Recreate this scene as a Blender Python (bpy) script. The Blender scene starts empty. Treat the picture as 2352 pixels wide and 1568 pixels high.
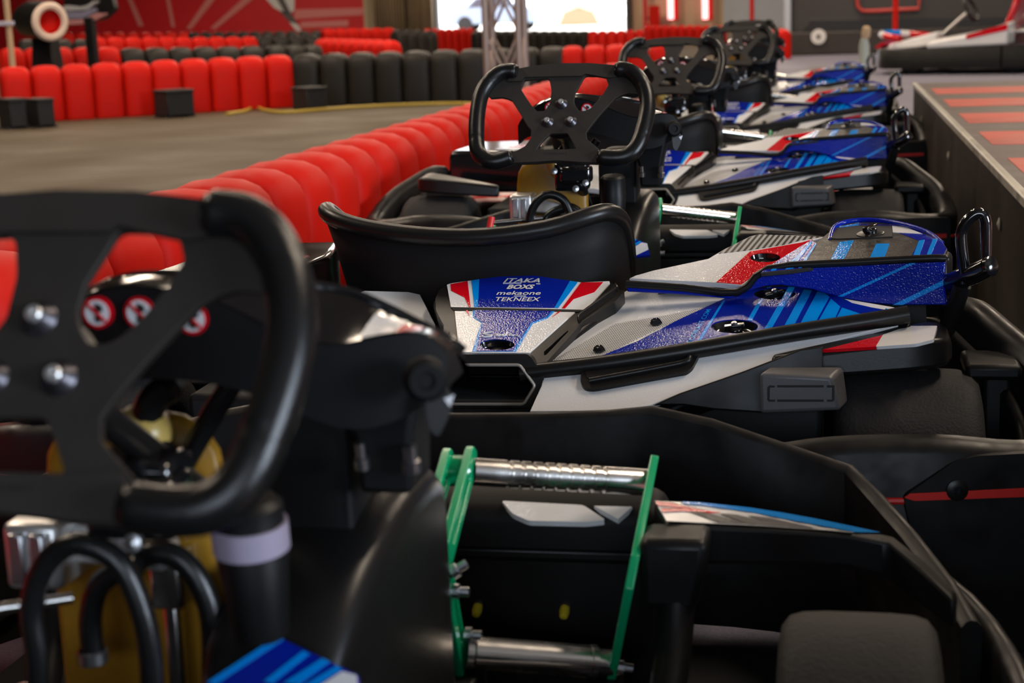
import bpy, bmesh, math, random
from mathutils import Vector, Matrix
from mathutils.geometry import tessellate_polygon

random.seed(7)
SC = bpy.context.scene
COL = SC.collection

# ------------------------------------------------------------------ camera
FPX, CAM_H, ROLL = 3700.0, 0.76, 0.036
VPX, VPY = 1914.0, 0.0            # where the row of karts runs to
_x, _y = VPX - 1176, 784 - VPY
_xp = _x * math.cos(ROLL) + _y * math.sin(ROLL)
_yp = -_x * math.sin(ROLL) + _y * math.cos(ROLL)
PITCH = math.atan(_yp / FPX)
YAW = math.atan(_xp * math.cos(PITCH) / FPX)
CF = Vector((-math.sin(YAW) * math.cos(PITCH), math.cos(YAW) * math.cos(PITCH), -math.sin(PITCH)))
CR = Vector((math.cos(YAW), math.sin(YAW), 0))
CU = CR.cross(CF)
CP = Vector((0, 0, CAM_H))
cam_d = bpy.data.cameras.new('camera')
cam_d.sensor_width = 36
cam_d.lens = FPX / 2352 * 36
cam_d.clip_start, cam_d.clip_end = 0.02, 400
cam_d.dof.use_dof = True
cam_d.dof.focus_distance = 2.25
cam_d.dof.aperture_fstop = 7.5
cam = bpy.data.objects.new('camera', cam_d)
COL.objects.link(cam)
_r = CR * math.cos(ROLL) - CU * math.sin(ROLL)
_u = CR * math.sin(ROLL) + CU * math.cos(ROLL)
_m = Matrix.Identity(4)
for i in range(3):
    _m[i][0], _m[i][1], _m[i][2], _m[i][3] = _r[i], _u[i], -CF[i], CP[i]
cam.matrix_world = _m
SC.camera = cam

# ------------------------------------------------------------------ world, lights, exposure
SC.view_settings.view_transform = 'Standard'
SC.view_settings.look = 'None'
SC.view_settings.gamma = 1.0
SC.view_settings.use_curve_mapping = False
SC.view_settings.exposure = 0.30
world = bpy.data.worlds.new('world')
SC.world = world
world.use_nodes = True
_bg = world.node_tree.nodes['Background']
_bg.inputs[0].default_value = (0.93, 0.96, 1.0, 1)
_bg.inputs[1].default_value = 5.0

def area_light(name, loc, rot, sx, sy, power, color):
    d = bpy.data.lights.new(name, 'AREA')
    d.shape = 'RECTANGLE'
    d.size, d.size_y = sx, sy
    d.energy, d.color = power, color
    o = bpy.data.objects.new(name, d)
    COL.objects.link(o)
    o.location, o.rotation_euler = loc, rot
    return o

WARM, COOL = (1.0, 0.82, 0.63), (0.74, 0.85, 1.0)
# rows of hall ceiling luminaires; last three added to brighten the far wall
LAMP_SPOTS = [(-5.5, 4), (-5.5, 11), (-5.5, 19), (-2.6, 16), (-1.2, 23), (3.0, 3.5), (3.0, 11), (3.0, 19), (-1.2, 31), (-9, 31), (-11, 14), (-11, 22), (-18, 41), (-8, 42), (1.5, 41)]
LAMP_Z = 5.2
# two slimmer fittings over the row of karts
SLIM_SPOTS = [(-2.1, 6.0, .26, 2.2, 42), (-1.5, 10.4, .14, 1.3, 26)]
for lx, ly, sx, sy, pw in SLIM_SPOTS:
    area_light('ceiling_lamp_light', (lx, ly, LAMP_Z - 0.06), (0, 0, 0), sx, sy, pw, WARM)
for i, (lx, ly) in enumerate(LAMP_SPOTS):
    area_light('ceiling_lamp_light', (lx, ly, LAMP_Z - 0.06), (0, 0, 0), 0.5, 2.6, 175 if ly < 40 else 420, WARM)
# daylight through the tall window in the right-hand wall, a little behind the photographer
area_light('window_daylight', (9.35, -2.4, 2.0), (math.radians(90), 0, math.radians(90)), 3.0, 2.6, 820, COOL)
# daylight through the long window in the wall behind the photographer
area_light('window_daylight', (1.0, -7.85, 2.4), (math.radians(90), 0, 0), 5.0, 2.2, 240, COOL)
SC.cycles.use_denoising = True
SC.cycles.max_bounces = 4
SC.cycles.diffuse_bounces = 2
SC.cycles.glossy_bounces = 3
SC.cycles.transmission_bounces = 2
SC.cycles.adaptive_threshold = 0.05
SC.cycles.adaptive_min_samples = 16
SC.cycles.caustics_reflective = False
SC.cycles.caustics_refractive = False
SC.cycles.sample_clamp_indirect = 6.0

# ------------------------------------------------------------------ pixel -> place helpers (2352 x 1568 frame)
def ray(px, py):
    a, b = px - 1176, 784 - py
    return CF * FPX + CR * (a * math.cos(ROLL) + b * math.sin(ROLL)) + CU * (-a * math.sin(ROLL) + b * math.cos(ROLL))
def at_y(px, py, y):
    r = ray(px, py); return CP + r * (y / r.y)
def at_z(px, py, z):
    r = ray(px, py); return CP + r * ((z - CAM_H) / r.z)

K2 = Vector((-0.461, 2.75, 0)); K1 = Vector((-0.435, 0.80, 0))
def a2(px, py, v): return at_y(px, py, v + K2.y) - K2      # a point of the second kart at distance v from its wheel
def a1(px, py, v): return at_y(px, py, v + K1.y) - K1
def z2(px, py, z): return at_z(px, py, z) - K2
def z1(px, py, z): return at_z(px, py, z) - K1

class Frame:
    """a flat face of the kart: origin, in-plane axes a (right) and b (up), outward normal n"""
    def __init__(s, p0, n, ax=(1, 0, 0)):
        s.o = Vector(p0); s.n = Vector(n).normalized()
        ax = Vector(ax); s.a = (ax - s.n * ax.dot(s.n)).normalized(); s.b = s.n.cross(s.a)
    def hit(s, px, py, k=K2):
        r = ray(px, py); c = CP - k
        p = c + r * ((s.o - c).dot(s.n) / r.dot(s.n)) - s.o
        return (p.dot(s.a), p.dot(s.b))
    def p(s, x, y, h=0): return s.o + s.a * x + s.b * y + s.n * h
    def uv(s, q):
        q = Vector(q) - s.o; return (q.dot(s.a), q.dot(s.b))
def frame3(p, q, r, up=(0, -.3, 1)):
    p, q, r = Vector(p), Vector(q), Vector(r)
    n = (q - p).cross(r - p)
    if n.dot(Vector(up)) < 0: n = -n
    return Frame(p, n)

# ------------------------------------------------------------------ materials
def mat(name, col, rough=0.5, metal=0.0, bump=0.0, bscale=60, var=0.0, vscale=6, spec=0.5, coat=0.0, trans=0.0, emit=None, estr=0, rvar=0.0, sss=0.0):
    m = bpy.data.materials.new(name); m.use_nodes = True
    nt = m.node_tree; b = nt.nodes['Principled BSDF']
    c = (*col, 1)
    b.inputs['Base Color'].default_value = c
    b.inputs['Roughness'].default_value = rough
    b.inputs['Metallic'].default_value = metal
    b.inputs['Specular IOR Level'].default_value = spec
    b.inputs['Coat Weight'].default_value = coat
    b.inputs['Coat Roughness'].default_value = 0.12
    b.inputs['Transmission Weight'].default_value = trans
    if sss:
        b.inputs['Subsurface Weight'].default_value = sss
        b.inputs['Subsurface Radius'].default_value = (0.03, 0.02, 0.005)
    if emit:
        b.inputs['Emission Color'].default_value = (*emit, 1); b.inputs['Emission Strength'].default_value = estr
    tc = nt.nodes.new('ShaderNodeTexCoord')
    if var or rvar:
        n = nt.nodes.new('ShaderNodeTexNoise'); n.inputs['Scale'].default_value = vscale; n.inputs['Detail'].default_value = 2
        nt.links.new(tc.outputs['Object'], n.inputs['Vector'])
        if var:
            mx = nt.nodes.new('ShaderNodeMix'); mx.data_type = 'RGBA'
            mx.inputs[6].default_value = tuple(x * (1 - var) for x in col) + (1,)
            mx.inputs[7].default_value = tuple(min(1, x * (1 + var)) for x in col) + (1,)
            nt.links.new(n.outputs['Fac'], mx.inputs[0]); nt.links.new(mx.outputs[2], b.inputs['Base Color'])
        if rvar:
            mr = nt.nodes.new('ShaderNodeMapRange')
            mr.inputs['From Min'].default_value = .3; mr.inputs['From Max'].default_value = .7
            mr.inputs['To Min'].default_value = max(0.03, rough - rvar); mr.inputs['To Max'].default_value = rough + rvar
            nt.links.new(n.outputs['Fac'], mr.inputs['Value']); nt.links.new(mr.outputs[0], b.inputs['Roughness'])
    if bump:
        n2 = nt.nodes.new('ShaderNodeTexNoise'); n2.inputs['Scale'].default_value = bscale; n2.inputs['Detail'].default_value = 1
        nt.links.new(tc.outputs['Object'], n2.inputs['Vector'])
        bp = nt.nodes.new('ShaderNodeBump'); bp.inputs['Strength'].default_value = bump; bp.inputs['Distance'].default_value = 0.002
        nt.links.new(n2.outputs['Fac'], bp.inputs['Height']); nt.links.new(bp.outputs[0], b.inputs['Normal'])
    return m

M = {}
M['plastic'] = mat('black plastic', (.0065, .0062, .0064), .42, bump=.06, bscale=900, rvar=.07, vscale=14, spec=.23)
M['plastic_worn'] = mat('scuffed black plastic', (.0085, .008, .008), .44, bump=.22, bscale=40, rvar=.14, vscale=22, spec=.26)
M['satin'] = mat('satin black moulding', (.0085, .008, .0078), .33, bump=.05, bscale=1100, spec=.30)
M['plate'] = mat('black anodised plate', (.022, .018, .015), .50, bump=.05, bscale=700, rvar=.06, vscale=20, spec=.45)
M['rubber'] = mat('grip rubber', (.007, .007, .007), .27, bump=.12, bscale=1600, spec=.42)
M['tyre'] = mat('tyre rubber', (.015, .014, .0145), .75, bump=.45, bscale=260, var=.25, vscale=50, spec=.35)
M['fairing'] = mat('matt black fairing', (.006, .0058, .006), .58, bump=.05, bscale=900, spec=.18)
M['cone'] = mat('dull grey washer', (.085, .08, .09), .34, .9)
M['trim'] = mat('bright trim bead', (.42, .39, .34), .35, .4)
M['gloss'] = mat('gloss black', (.006, .006, .007), .12, coat=.6, rvar=.04, vscale=20)
M['dark'] = mat('dark cavity plastic', (.004, .004, .004), .7)
M['white'] = mat('white sticker', (.72, .72, .73), .15, bump=.16, bscale=420, spec=.4, var=.04, vscale=9)
M['blue'] = mat('blue sticker', (.002, .014, .30), .13, bump=.20, bscale=420, spec=.42)
M['sky'] = mat('light blue sticker', (.0, .25, .80), .15, bump=.20, bscale=420, spec=.42)
M['red'] = mat('red sticker', (.60, .002, .010), .13, bump=.20, bscale=420, spec=.42)
M['ink'] = mat('black sticker', (.018, .015, .013), .38, bump=.12, bscale=320, rvar=.08, vscale=60)
M['chrome'] = mat('polished steel', (.70, .68, .66), .24, 1.0, rvar=.05, vscale=30)
M['steel'] = mat('zinc plated steel', (.50, .50, .52), .30, 1.0)
M['alu'] = mat('machined aluminium', (.74, .73, .71), .36, .85)
M['green'] = mat('green painted metal', (.0, .32, .125), .30, coat=.25, rvar=.06, vscale=25)
M['tank'] = mat('amber fuel tank plastic', (.34, .17, .014), .30, sss=.2, var=.35, vscale=9)
M['redline'] = mat('red trim strip', (.70, .022, .015), .40)
M['lavender'] = mat('pale cup plastic', (.30, .26, .34), .45)
M['yellow'] = mat('yellow plug', (.65, .50, .03), .35)
M['foam_red'] = mat('red barrier plastic', (.62, .010, .004), .55, bump=.10, bscale=50, var=.10, vscale=5, rvar=.06, spec=.14)
M['foam_black'] = mat('black barrier plastic', (.018, .015, .012), .52, bump=.08, bscale=50, var=.2, vscale=5, spec=.3)

def dots_mat():
    """white sticker with a printed mesh of small dark dashes"""
    m = mat('dashed mesh sticker', (.66, .66, .66), .3, spec=.4)
    nt = m.node_tree; b = nt.nodes['Principled BSDF']
    tc = nt.nodes.new('ShaderNodeTexCoord'); sp = nt.nodes.new('ShaderNodeSeparateXYZ')
    nt.links.new(tc.outputs['Object'], sp.inputs[0])
    def mth(op, *ins):
        n = nt.nodes.new('ShaderNodeMath'); n.operation = op
        for i, x in enumerate(ins):
            if isinstance(x, (int, float)): n.inputs[i].default_value = x
            else: nt.links.new(x, n.inputs[i])
        return n.outputs[0]
    row = mth('MULTIPLY', sp.outputs['Y'], 260.0)
    rf = mth('FLOOR', row)
    sh = mth('MULTIPLY', mth('FLOORED_MODULO', rf, 2.0), .5)
    xx = mth('ADD', mth('MULTIPLY', sp.outputs['X'], 330.0), sh)
    fx, fy = mth('FRACT', xx), mth('FRACT', row)
    # the dashes grow towards the rear edge as printed
    fade = nt.nodes.new('ShaderNodeMapRange')
    fade.inputs['From Min'].default_value = -.68; fade.inputs['From Max'].default_value = -.44
    fade.inputs['To Min'].default_value = .78; fade.inputs['To Max'].default_value = .20
    nt.links.new(mth('SUBTRACT', sp.outputs['Y'], mth('MULTIPLY', sp.outputs['X'], .25)), fade.inputs['Value'])
    k = mth('MULTIPLY', mth('LESS_THAN', fx, fade.outputs[0]), mth('LESS_THAN', fy, .60))
    mx = nt.nodes.new('ShaderNodeMix'); mx.data_type = 'RGBA'
    mx.inputs[6].default_value = (.68, .68, .67, 1); mx.inputs[7].default_value = (.03, .03, .035, 1)
    nt.links.new(k, mx.inputs[0]); nt.links.new(mx.outputs[2], b.inputs['Base Color'])
    return m
M['dots'] = dots_mat()

def carbon_mat():
    m = mat('printed carbon stripe sticker', (.3, .3, .3), .3, coat=.3)
    nt = m.node_tree; b = nt.nodes['Principled BSDF']
    tc = nt.nodes.new('ShaderNodeTexCoord'); w = nt.nodes.new('ShaderNodeTexWave')
    w.wave_type = 'BANDS'; w.bands_direction = 'X'; w.inputs['Scale'].default_value = 38; w.inputs['Distortion'].default_value = 0
    mp = nt.nodes.new('ShaderNodeMapping'); mp.inputs['Rotation'].default_value = (0, 0, math.radians(18))
    nt.links.new(tc.outputs['Object'], mp.inputs[0]); nt.links.new(mp.outputs[0], w.inputs[0])
    r = nt.nodes.new('ShaderNodeValToRGB')
    r.color_ramp.elements[0].position = .42; r.color_ramp.elements[0].color = (.03, .03, .03, 1)
    r.color_ramp.elements[1].position = .55; r.color_ramp.elements[1].color = (.42, .40, .37, 1)
    nt.links.new(w.outputs[0], r.inputs[0]); nt.links.new(r.outputs[0], b.inputs['Base Color'])
    return m
M['carbon'] = carbon_mat()

# ------------------------------------------------------------------ mesh helpers
def link(name, me, m, parent=None, bevel=0.0, sharp=35, seg=2, subsurf=0):
    me.materials.append(M[m] if isinstance(m, str) else m)
    for p in me.polygons: p.use_smooth = True
    try: me.set_sharp_from_angle(angle=math.radians(sharp))
    except Exception: pass
    o = bpy.data.objects.new(name, me); COL.objects.link(o)
    if parent: o.parent = parent
    if bevel:
        b = o.modifiers.new('bevel', 'BEVEL'); b.width = bevel; b.segments = seg; b.limit_method = 'ANGLE'; b.angle_limit = math.radians(32)
        b.harden_normals = False
    if subsurf:
        s = o.modifiers.new('subsurf', 'SUBSURF'); s.levels = subsurf; s.render_levels = subsurf
    return o
def mesh(vs, fs, name='m'):
    me = bpy.data.meshes.new(name); me.from_pydata([tuple(v) for v in vs], [], fs); me.update()
    bm = bmesh.new(); bm.from_mesh(me); bmesh.ops.remove_doubles(bm, verts=bm.verts, dist=1e-6)
    bmesh.ops.recalc_face_normals(bm, faces=bm.faces); bm.to_mesh(me); bm.free()
    return me
def join(*mfs):
    vs, fs = [], []
    for v, f in mfs:
        k = len(vs); vs += list(v); fs += [tuple(i + k for i in q) for q in f]
    return vs, fs
def catmull(pts, n=6, closed=False):
    pts = [Vector(p) for p in pts]; out = []
    N = len(pts); rng = N if closed else N - 1
    for i in range(rng):
        if closed: p0, p1, p2, p3 = pts[i - 1], pts[i], pts[(i + 1) % N], pts[(i + 2) % N]
        else: p0, p1, p2, p3 = pts[max(i - 1, 0)], pts[i], pts[i + 1], pts[min(i + 2, N - 1)]
        for k in range(n):
            t = k / n
            out.append(.5 * ((2 * p1) + (p2 - p0) * t + (2 * p0 - 5 * p1 + 4 * p2 - p3) * t * t + (3 * p1 - p0 - 3 * p2 + p3) * t ** 3))
    if not closed: out.append(pts[-1])
    return out
def tube_vf(path, r, seg=14, closed=False, flat=1.0):
    path = [Vector(p) for p in path]; N = len(path)
    rs = r if isinstance(r, (list, tuple)) else [r] * N
    vs, fs = [], []; prev = None
    for i, p in enumerate(path):
        if closed: t = path[(i + 1) % N] - path[i - 1]
        else: t = path[min(i + 1, N - 1)] - path[max(i - 1, 0)]
        t.normalize()
        if prev is None:
            up = Vector((0, 0, 1)) if abs(t.z) < .9 else Vector((0, 1, 0))
            nx = up.cross(t).normalized()
        else:
            nx = (prev - t * prev.dot(t)).normalized()
        prev = nx; ny = t.cross(nx)
        for k in range(seg):
            a = 2 * math.pi * k / seg
            vs.append(p + nx * math.cos(a) * rs[i] + ny * math.sin(a) * rs[i] * flat)
    for i in range(N if closed else N - 1):
        for k in range(seg):
            a, b = i * seg + k, i * seg + (k + 1) % seg
            c, d = ((i + 1) % N) * seg + (k + 1) % seg, ((i + 1) % N) * seg + k
            fs.append((a, b, c, d))
    if not closed:
        fs.append(tuple(range(seg - 1, -1, -1))); fs.append(tuple((N - 1) * seg + k for k in range(seg)))
    return vs, fs
def tube(name, path, r, m, parent=None, smooth=0, seg=14, closed=False):
    if smooth: path = catmull(path, smooth, closed)
    return link(name, mesh(*tube_vf(path, r, seg, closed)), m, parent, sharp=50)
def lathe_vf(profile, o=(0, 0, 0), axis=(0, 0, 1), seg=28):
    o = Vector(o); ax = Vector(axis).normalized()
    h = Vector((1, 0, 0)) if abs(ax.x) < .8 else Vector((0, 1, 0))
    e1 = (h - ax * h.dot(ax)).normalized(); e2 = ax.cross(e1)
    vs, fs = [], []
    for r, d in profile:
        for k in range(seg):
            a = 2 * math.pi * k / seg
            vs.append(o + ax * d + (e1 * math.cos(a) + e2 * math.sin(a)) * max(r, 1e-5))
    for i in range(len(profile) - 1):
        for k in range(seg):
            fs.append((i * seg + k, i * seg + (k + 1) % seg, (i + 1) * seg + (k + 1) % seg, (i + 1) * seg + k))
    return vs, fs
def lathe(name, profile, o, axis, m, parent=None, seg=28, sharp=40):
    return link(name, mesh(*lathe_vf(profile, o, axis, seg)), m, parent, sharp=sharp)
def loft_vf(loops, caps=True, closed_loop=True):
    n = len(loops[0]); vs = [Vector(p) for l in loops for p in l]; fs = []
    for i in range(len(loops) - 1):
        for k in range(n if closed_loop else n - 1):
            fs.append((i * n + k, i * n + (k + 1) % n, (i + 1) * n + (k + 1) % n, (i + 1) * n + k))
    if caps and closed_loop:
        fs.append(tuple(range(n - 1, -1, -1))); fs.append(tuple((len(loops) - 1) * n + k for k in range(n)))
    return vs, fs
def box_vf(x0, x1, y0, y1, z0, z1):
    return loft_vf([[(x0, y0, z0), (x1, y0, z0), (x1, y1, z0), (x0, y1, z0)], [(x0, y0, z1), (x1, y0, z1), (x1, y1, z1), (x0, y1, z1)]])
def fillet(pts, r, n=4):
    out = []; N = len(pts)
    for i in range(N):
        p0, p1, p2 = Vector(pts[i - 1][:2]), Vector(pts[i][:2]), Vector(pts[(i + 1) % N][:2])
        d0, d2 = p0 - p1, p2 - p1
        k = min(r, d0.length * .45, d2.length * .45)
        if k < 1e-6: out.append(tuple(p1)); continue
        a, b = p1 + d0.normalized() * k, p1 + d2.normalized() * k
        for j in range(n + 1):
            t = j / n
            q = a * (1 - t) ** 2 + p1 * 2 * t * (1 - t) + b * t * t
            out.append(tuple(q))
    return out
def ell(cx, cy, rx, ry, n=28): return [(cx + rx * math.cos(2 * math.pi * k / n), cy + ry * math.sin(2 * math.pi * k / n)) for k in range(n)]
def plate_vf(fr, outer, holes=(), h=0.0, t=.004):
    """flat plate in a frame: outline and holes in 2D, face at height h, thickness t below it"""
    loops = [list(outer)] + [list(x) for x in holes]
    flat = [p for l in loops for p in l]
    tris = tessellate_polygon([[Vector((p[0], p[1], 0)) for p in l] for l in loops])
    n = len(flat)
    vs = [fr.p(p[0], p[1], h) for p in flat] + [fr.p(p[0], p[1], h - t) for p in flat]
    fs = [tuple(q) for q in tris] + [tuple(n + i for i in reversed(q)) for q in tris]
    k = 0
    for l in loops:
        m_ = len(l)
        for i in range(m_):
            a, b = k + i, k + (i + 1) % m_
            fs.append((a, b, b + n, a + n))
        k += m_
    return vs, fs
def plate(name, fr, outer, m, parent=None, holes=(), h=0.0, t=.004, bevel=0.0, sharp=30):
    return link(name, mesh(*plate_vf(fr, outer, holes, h, t)), m, parent, bevel=bevel, sharp=sharp)
def px_plate(name, fr, pts, m, parent=None, k=K2, crop=None, holes=(), h=0.0, t=.004, bevel=0.0, fil=0.0):
    """plate whose outline is given as picture points on that face"""
    def cv(p): return (crop[1] + p[0] / crop[0], crop[2] + p[1] / crop[0]) if crop else p
    out = [fr.hit(*cv(p), k) for p in pts]
    if fil: out = fillet(out, fil)
    hs = [[fr.hit(*cv(p), k) for p in q] for q in holes]
    return plate(name, fr, out, m, parent, hs, h, t, bevel)
def text(name, s, fr, p_left, p_right, height, m, parent, h=.0012, shear=0.0, k=K2, stretch=True, bold=0.0):
    """lettering lying on a face; runs from p_left to p_right (2D frame points)"""
    cu = bpy.data.curves.new(name, 'FONT'); cu.body = s; cu.size = 1; cu.shear = shear; cu.extrude = 0; cu.offset = bold
    cu.resolution_u = 3
    ob = bpy.data.objects.new(name, cu)
    me = bpy.data.meshes.new_from_object(ob)
    bpy.data.objects.remove(ob); bpy.data.curves.remove(cu)
    xs = [v.co.x for v in me.vertices]; ys = [v.co.y for v in me.vertices]
    x0, x1, y0, y1 = min(xs), max(xs), min(ys), max(ys)
    pl, pr = Vector(p_left), Vector(p_right); d = pr - pl
    e = d.normalized(); f = Vector((-e.y, e.x))
    for v in me.vertices:
        q = pl + d * ((v.co.x - x0) / (x1 - x0)) + f * (height * (v.co.y - y0) / (y1 - y0))
        v.co = fr.p(q.x, q.y, h)
    me.update()
    return link(name, me, m, parent)
def empty(name, loc=(0, 0, 0), rz=0.0, label=None, cat=None, group=None):
    o = bpy.data.objects.new(name, None); COL.objects.link(o)
    o.empty_display_size = .1
    o.location = loc; o.rotation_euler = (0, 0, rz)
    return tag(o, label, cat, group)
def tag(o, label=None, cat=None, group=None, kind=None):
    if label: o['label'] = label
    if cat: o['category'] = cat
    if group: o['group'] = group
    if kind: o['kind'] = kind
    return o
def copy_tree(o, parent=None):
    c = o.copy(); COL.objects.link(c); c.parent = parent
    for ch in list(o.children): copy_tree(ch, c)
    return c

# ------------------------------------------------------------------ the hall
def struct(name, vf, m, parent=None, **kw):
    return tag(link(name, mesh(*vf), m, parent, **kw), kind='structure')

def floor_mat(name, col, patch, scale):
    m = mat(name, col, .72, bump=.35, bscale=scale, rvar=.14, vscale=1.2)
    nt = m.node_tree; b = nt.nodes['Principled BSDF']
    tc = nt.nodes.new('ShaderNodeTexCoord')
    n1 = nt.nodes.new('ShaderNodeTexNoise'); n1.inputs['Scale'].default_value = .5; n1.inputs['Detail'].default_value = 4
    n2 = nt.nodes.new('ShaderNodeTexNoise'); n2.inputs['Scale'].default_value = 240; n2.inputs['Detail'].default_value = 2
    nt.links.new(tc.outputs['Object'], n1.inputs[0]); nt.links.new(tc.outputs['Object'], n2.inputs[0])
    a = nt.nodes.new('ShaderNodeMix'); a.data_type = 'RGBA'
    a.inputs[6].default_value = (*col, 1); a.inputs[7].default_value = (*patch, 1)
    nt.links.new(n1.outputs[0], a.inputs[0])
    c = nt.nodes.new('ShaderNodeMix'); c.data_type = 'RGBA'; c.blend_type = 'MULTIPLY'; c.inputs[0].default_value = .55
    nt.links.new(a.outputs[2], c.inputs[6]); nt.links.new(n2.outputs[0], c.inputs[7])
    nt.links.new(c.outputs[2], b.inputs['Base Color'])
    return m
M['track'] = floor_mat('worn brown track surface', (.100, .066, .028), (.076, .050, .022), 300)
M['pit'] = floor_mat('blue grey pit floor', (.26, .25, .33), (.21, .20, .27), 200)
M['ceil'] = mat('hall ceiling', (.16, .13, .10), .9)
M['wall_beige'] = mat('beige wall', (.52, .40, .26), .8, var=.12, vscale=1.5)
M['wall_red'] = mat('red banner vinyl', (.62, .012, .018), .5, var=.10, vscale=.8)
M['wall_pale'] = mat('pale blue grey wall', (.50, .55, .62), .7, var=.05)
M['wall_dark'] = mat('dark grey wall', (.045, .040, .038), .6, var=.2, vscale=1.0)
M['wall_black'] = mat('black wall cladding', (.012, .011, .011), .5)
M['wall_side'] = mat('side wall', (.16, .13, .10), .85)
M['curtain'] = mat('brown curtain', (.30, .215, .13), .85, var=.2, vscale=3)

WY = 50.0
def wx(px, y=WY): return at_y(px, 40, y).x
struct('floor', box_vf(-32, -1.20, -8, WY + .1, -.12, 0), 'track')
struct('floor', box_vf(-1.20, 9.5, -8, WY + .1, -.12, -.001), 'pit')
struct('ceiling', box_vf(-32, 9.5, -8, WY + .2, 5.5, 5.7), 'ceil')
struct('wall_left', box_vf(-32.2, -32, -8, WY + .2, 0, 5.5), 'wall_side')
struct('wall_right', box_vf(9.5, 9.7, -8, WY + .2, 0, 5.5), 'wall_side')
struct('wall_back', box_vf(-32, 9.5, -8.2, -8, 0, 5.5), 'wall_side')
w1 = struct('window_1', box_vf(9.44, 9.50, -3.95, -.85, .68, 3.32), mat('white window frame', (.6, .6, .6), .5), bevel=.01)
for i_ in (0, 1):
    link('pane', mesh(*box_vf(9.425, 9.442, -3.85 + 1.48 * i_, -2.45 + 1.5 * i_, .78, 3.22)), mat('window glass', (.55, .62, .70), .05), w1)
w2 = struct('window_2', box_vf(-1.6, 3.6, -8.0, -7.94, 1.25, 3.55), mat('white window frame', (.6, .6, .6), .5), bevel=.01)
for i_ in range(3):
    link('pane', mesh(*box_vf(-1.5 + 1.7 * i_, .1 + 1.7 * i_, -7.945, -7.925, 1.35, 3.45)), mat('window glass', (.55, .62, .70), .05), w2)
# far wall, in stretches of different finish
struct('wall_far', box_vf(-32, wx(836), WY, WY + .2, 0, 5.5), 'wall_red')
struct('wall_far', join(box_vf(wx(836), wx(1003), WY, WY + .2, 0, 5.5), box_vf(wx(1442), wx(1662), WY, WY + .2, 0, 5.5), box_vf(wx(1003), wx(1442), WY, WY + .2, 4.2, 5.5)), 'wall_beige')
struct('wall_far', box_vf(wx(1662), 9.5, WY, WY + .2, 0, 5.5), 'wall_pale')
for nm, p0, p1 in (('trim_1', 996, 1006), ('trim_2', 1438, 1452)):
    struct(nm, box_vf(wx(p0), wx(p1), WY - .15, WY + .25, 0, 4.2), 'wall_dark', bevel=.01)
# dark partition on the right, nearer, with a plinth along its foot
DY = 24.0
struct('wall_right', join(box_vf(wx(1818, DY), 9.5, DY, DY + .15, 0, 4.5)), 'wall_dark', bevel=.02)
struct('trim_3', box_vf(wx(1800, DY), wx(1818, DY), DY - .1, DY + .2, 0, 4.5), 'wall_pale', bevel=.02)
struct('baseboard_right', box_vf(wx(1806, DY), 9.5, DY - .35, DY, 0, .32), mat('brown black plinth', (.030, .022, .018), .6), bevel=.02)
# darker slanted cladding panel on the partition
_fr = Frame((0, DY - .012, 0), (0, -1, 0))
def wall_px(fr, pts): return [fr.hit(px, py, Vector((0, 0, 0))) for px, py in pts]
struct('trim_4', plate_vf(_fr, wall_px(_fr, [(1826, 104), (1846, 66), (1862, 44), (2352, 40), (2352, 104)]), t=.03), 'wall_black', bevel=.01)

# curtains beside the opening: folds
def curtain(px0, px1, y, label):
    x0, x1 = wx(px0, y), wx(px1, y); N = 90
    top, bot = [], []
    for i in range(N + 1):
        t = i / N; x = x0 + (x1 - x0) * t
        d = .06 * math.sin(t * 2 * math.pi * 11) + .03 * math.sin(t * 2 * math.pi * 23 + 1)
        top.append(Vector((x, y + d, 4.2))); bot.append(Vector((x, y + d * 1.3, .05)))
    vs, fs = loft_vf([bot, top], False, False)
    o = link('curtain', mesh(vs, fs), 'curtain'); s = o.modifiers.new('solid', 'SOLIDIFY'); s.thickness = .02
    tag(o, label, 'curtain')
curtain(858, 930, WY - .35, 'brown folded curtain left of the bright doorway, nearer the red banner')
curtain(938, 994, WY - .35, 'narrow brown folded curtain right beside the bright doorway')

# flag and streaks printed on the red banner
_bf = Frame((0, WY - .02, 0), (0, -1, 0))
ban = empty('wall_banner', (wx(400), WY - .05, 0), 0, 'red banner with pale streaks and a chequered flag on the far wall', 'banner')
def on_banner(name, pts, m):
    o = plate(name, _bf, wall_px(_bf, pts), m, None, t=.01); o.parent = ban
    o.matrix_parent_inverse = Matrix.Translation(ban.location).inverted(); return o
M['streak'] = mat('pale red print', (.70, .22, .20), .5); M['flagw'] = mat('pale print', (.72, .70, .68), .5); M['flagk'] = mat('grey print', (.10, .09, .09), .5)
for q in ([(380, -10), (388, -10), (402, 62), (394, 62)], [(480, -10), (500, -10), (440, 66), (428, 66)], [(566, -10), (590, -10), (496, 66), (482, 66)], [(290, -10), (300, -10), (330, 60), (318, 60)],
          [(676, 22), (834, 18), (834, 34), (676, 44)], [(690, 50), (800, 46), (800, 60), (690, 64)]):
    on_banner('print_streak', q, M['streak'])
for q, m in (([(606, -8), (632, -8), (654, 30), (630, 18)], 'flagw'), ([(632, -8), (650, -8), (668, 30), (654, 30)], 'flagk'), ([(650, -8), (676, -8), (676, 22), (668, 30)], 'flagw'),
             ([(640, 24), (668, 30), (684, 56), (664, 50)], 'flagk'), ([(664, 50), (684, 56), (694, 74), (680, 70)], 'flagw')):
    on_banner('flag_square', q, m)

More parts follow.
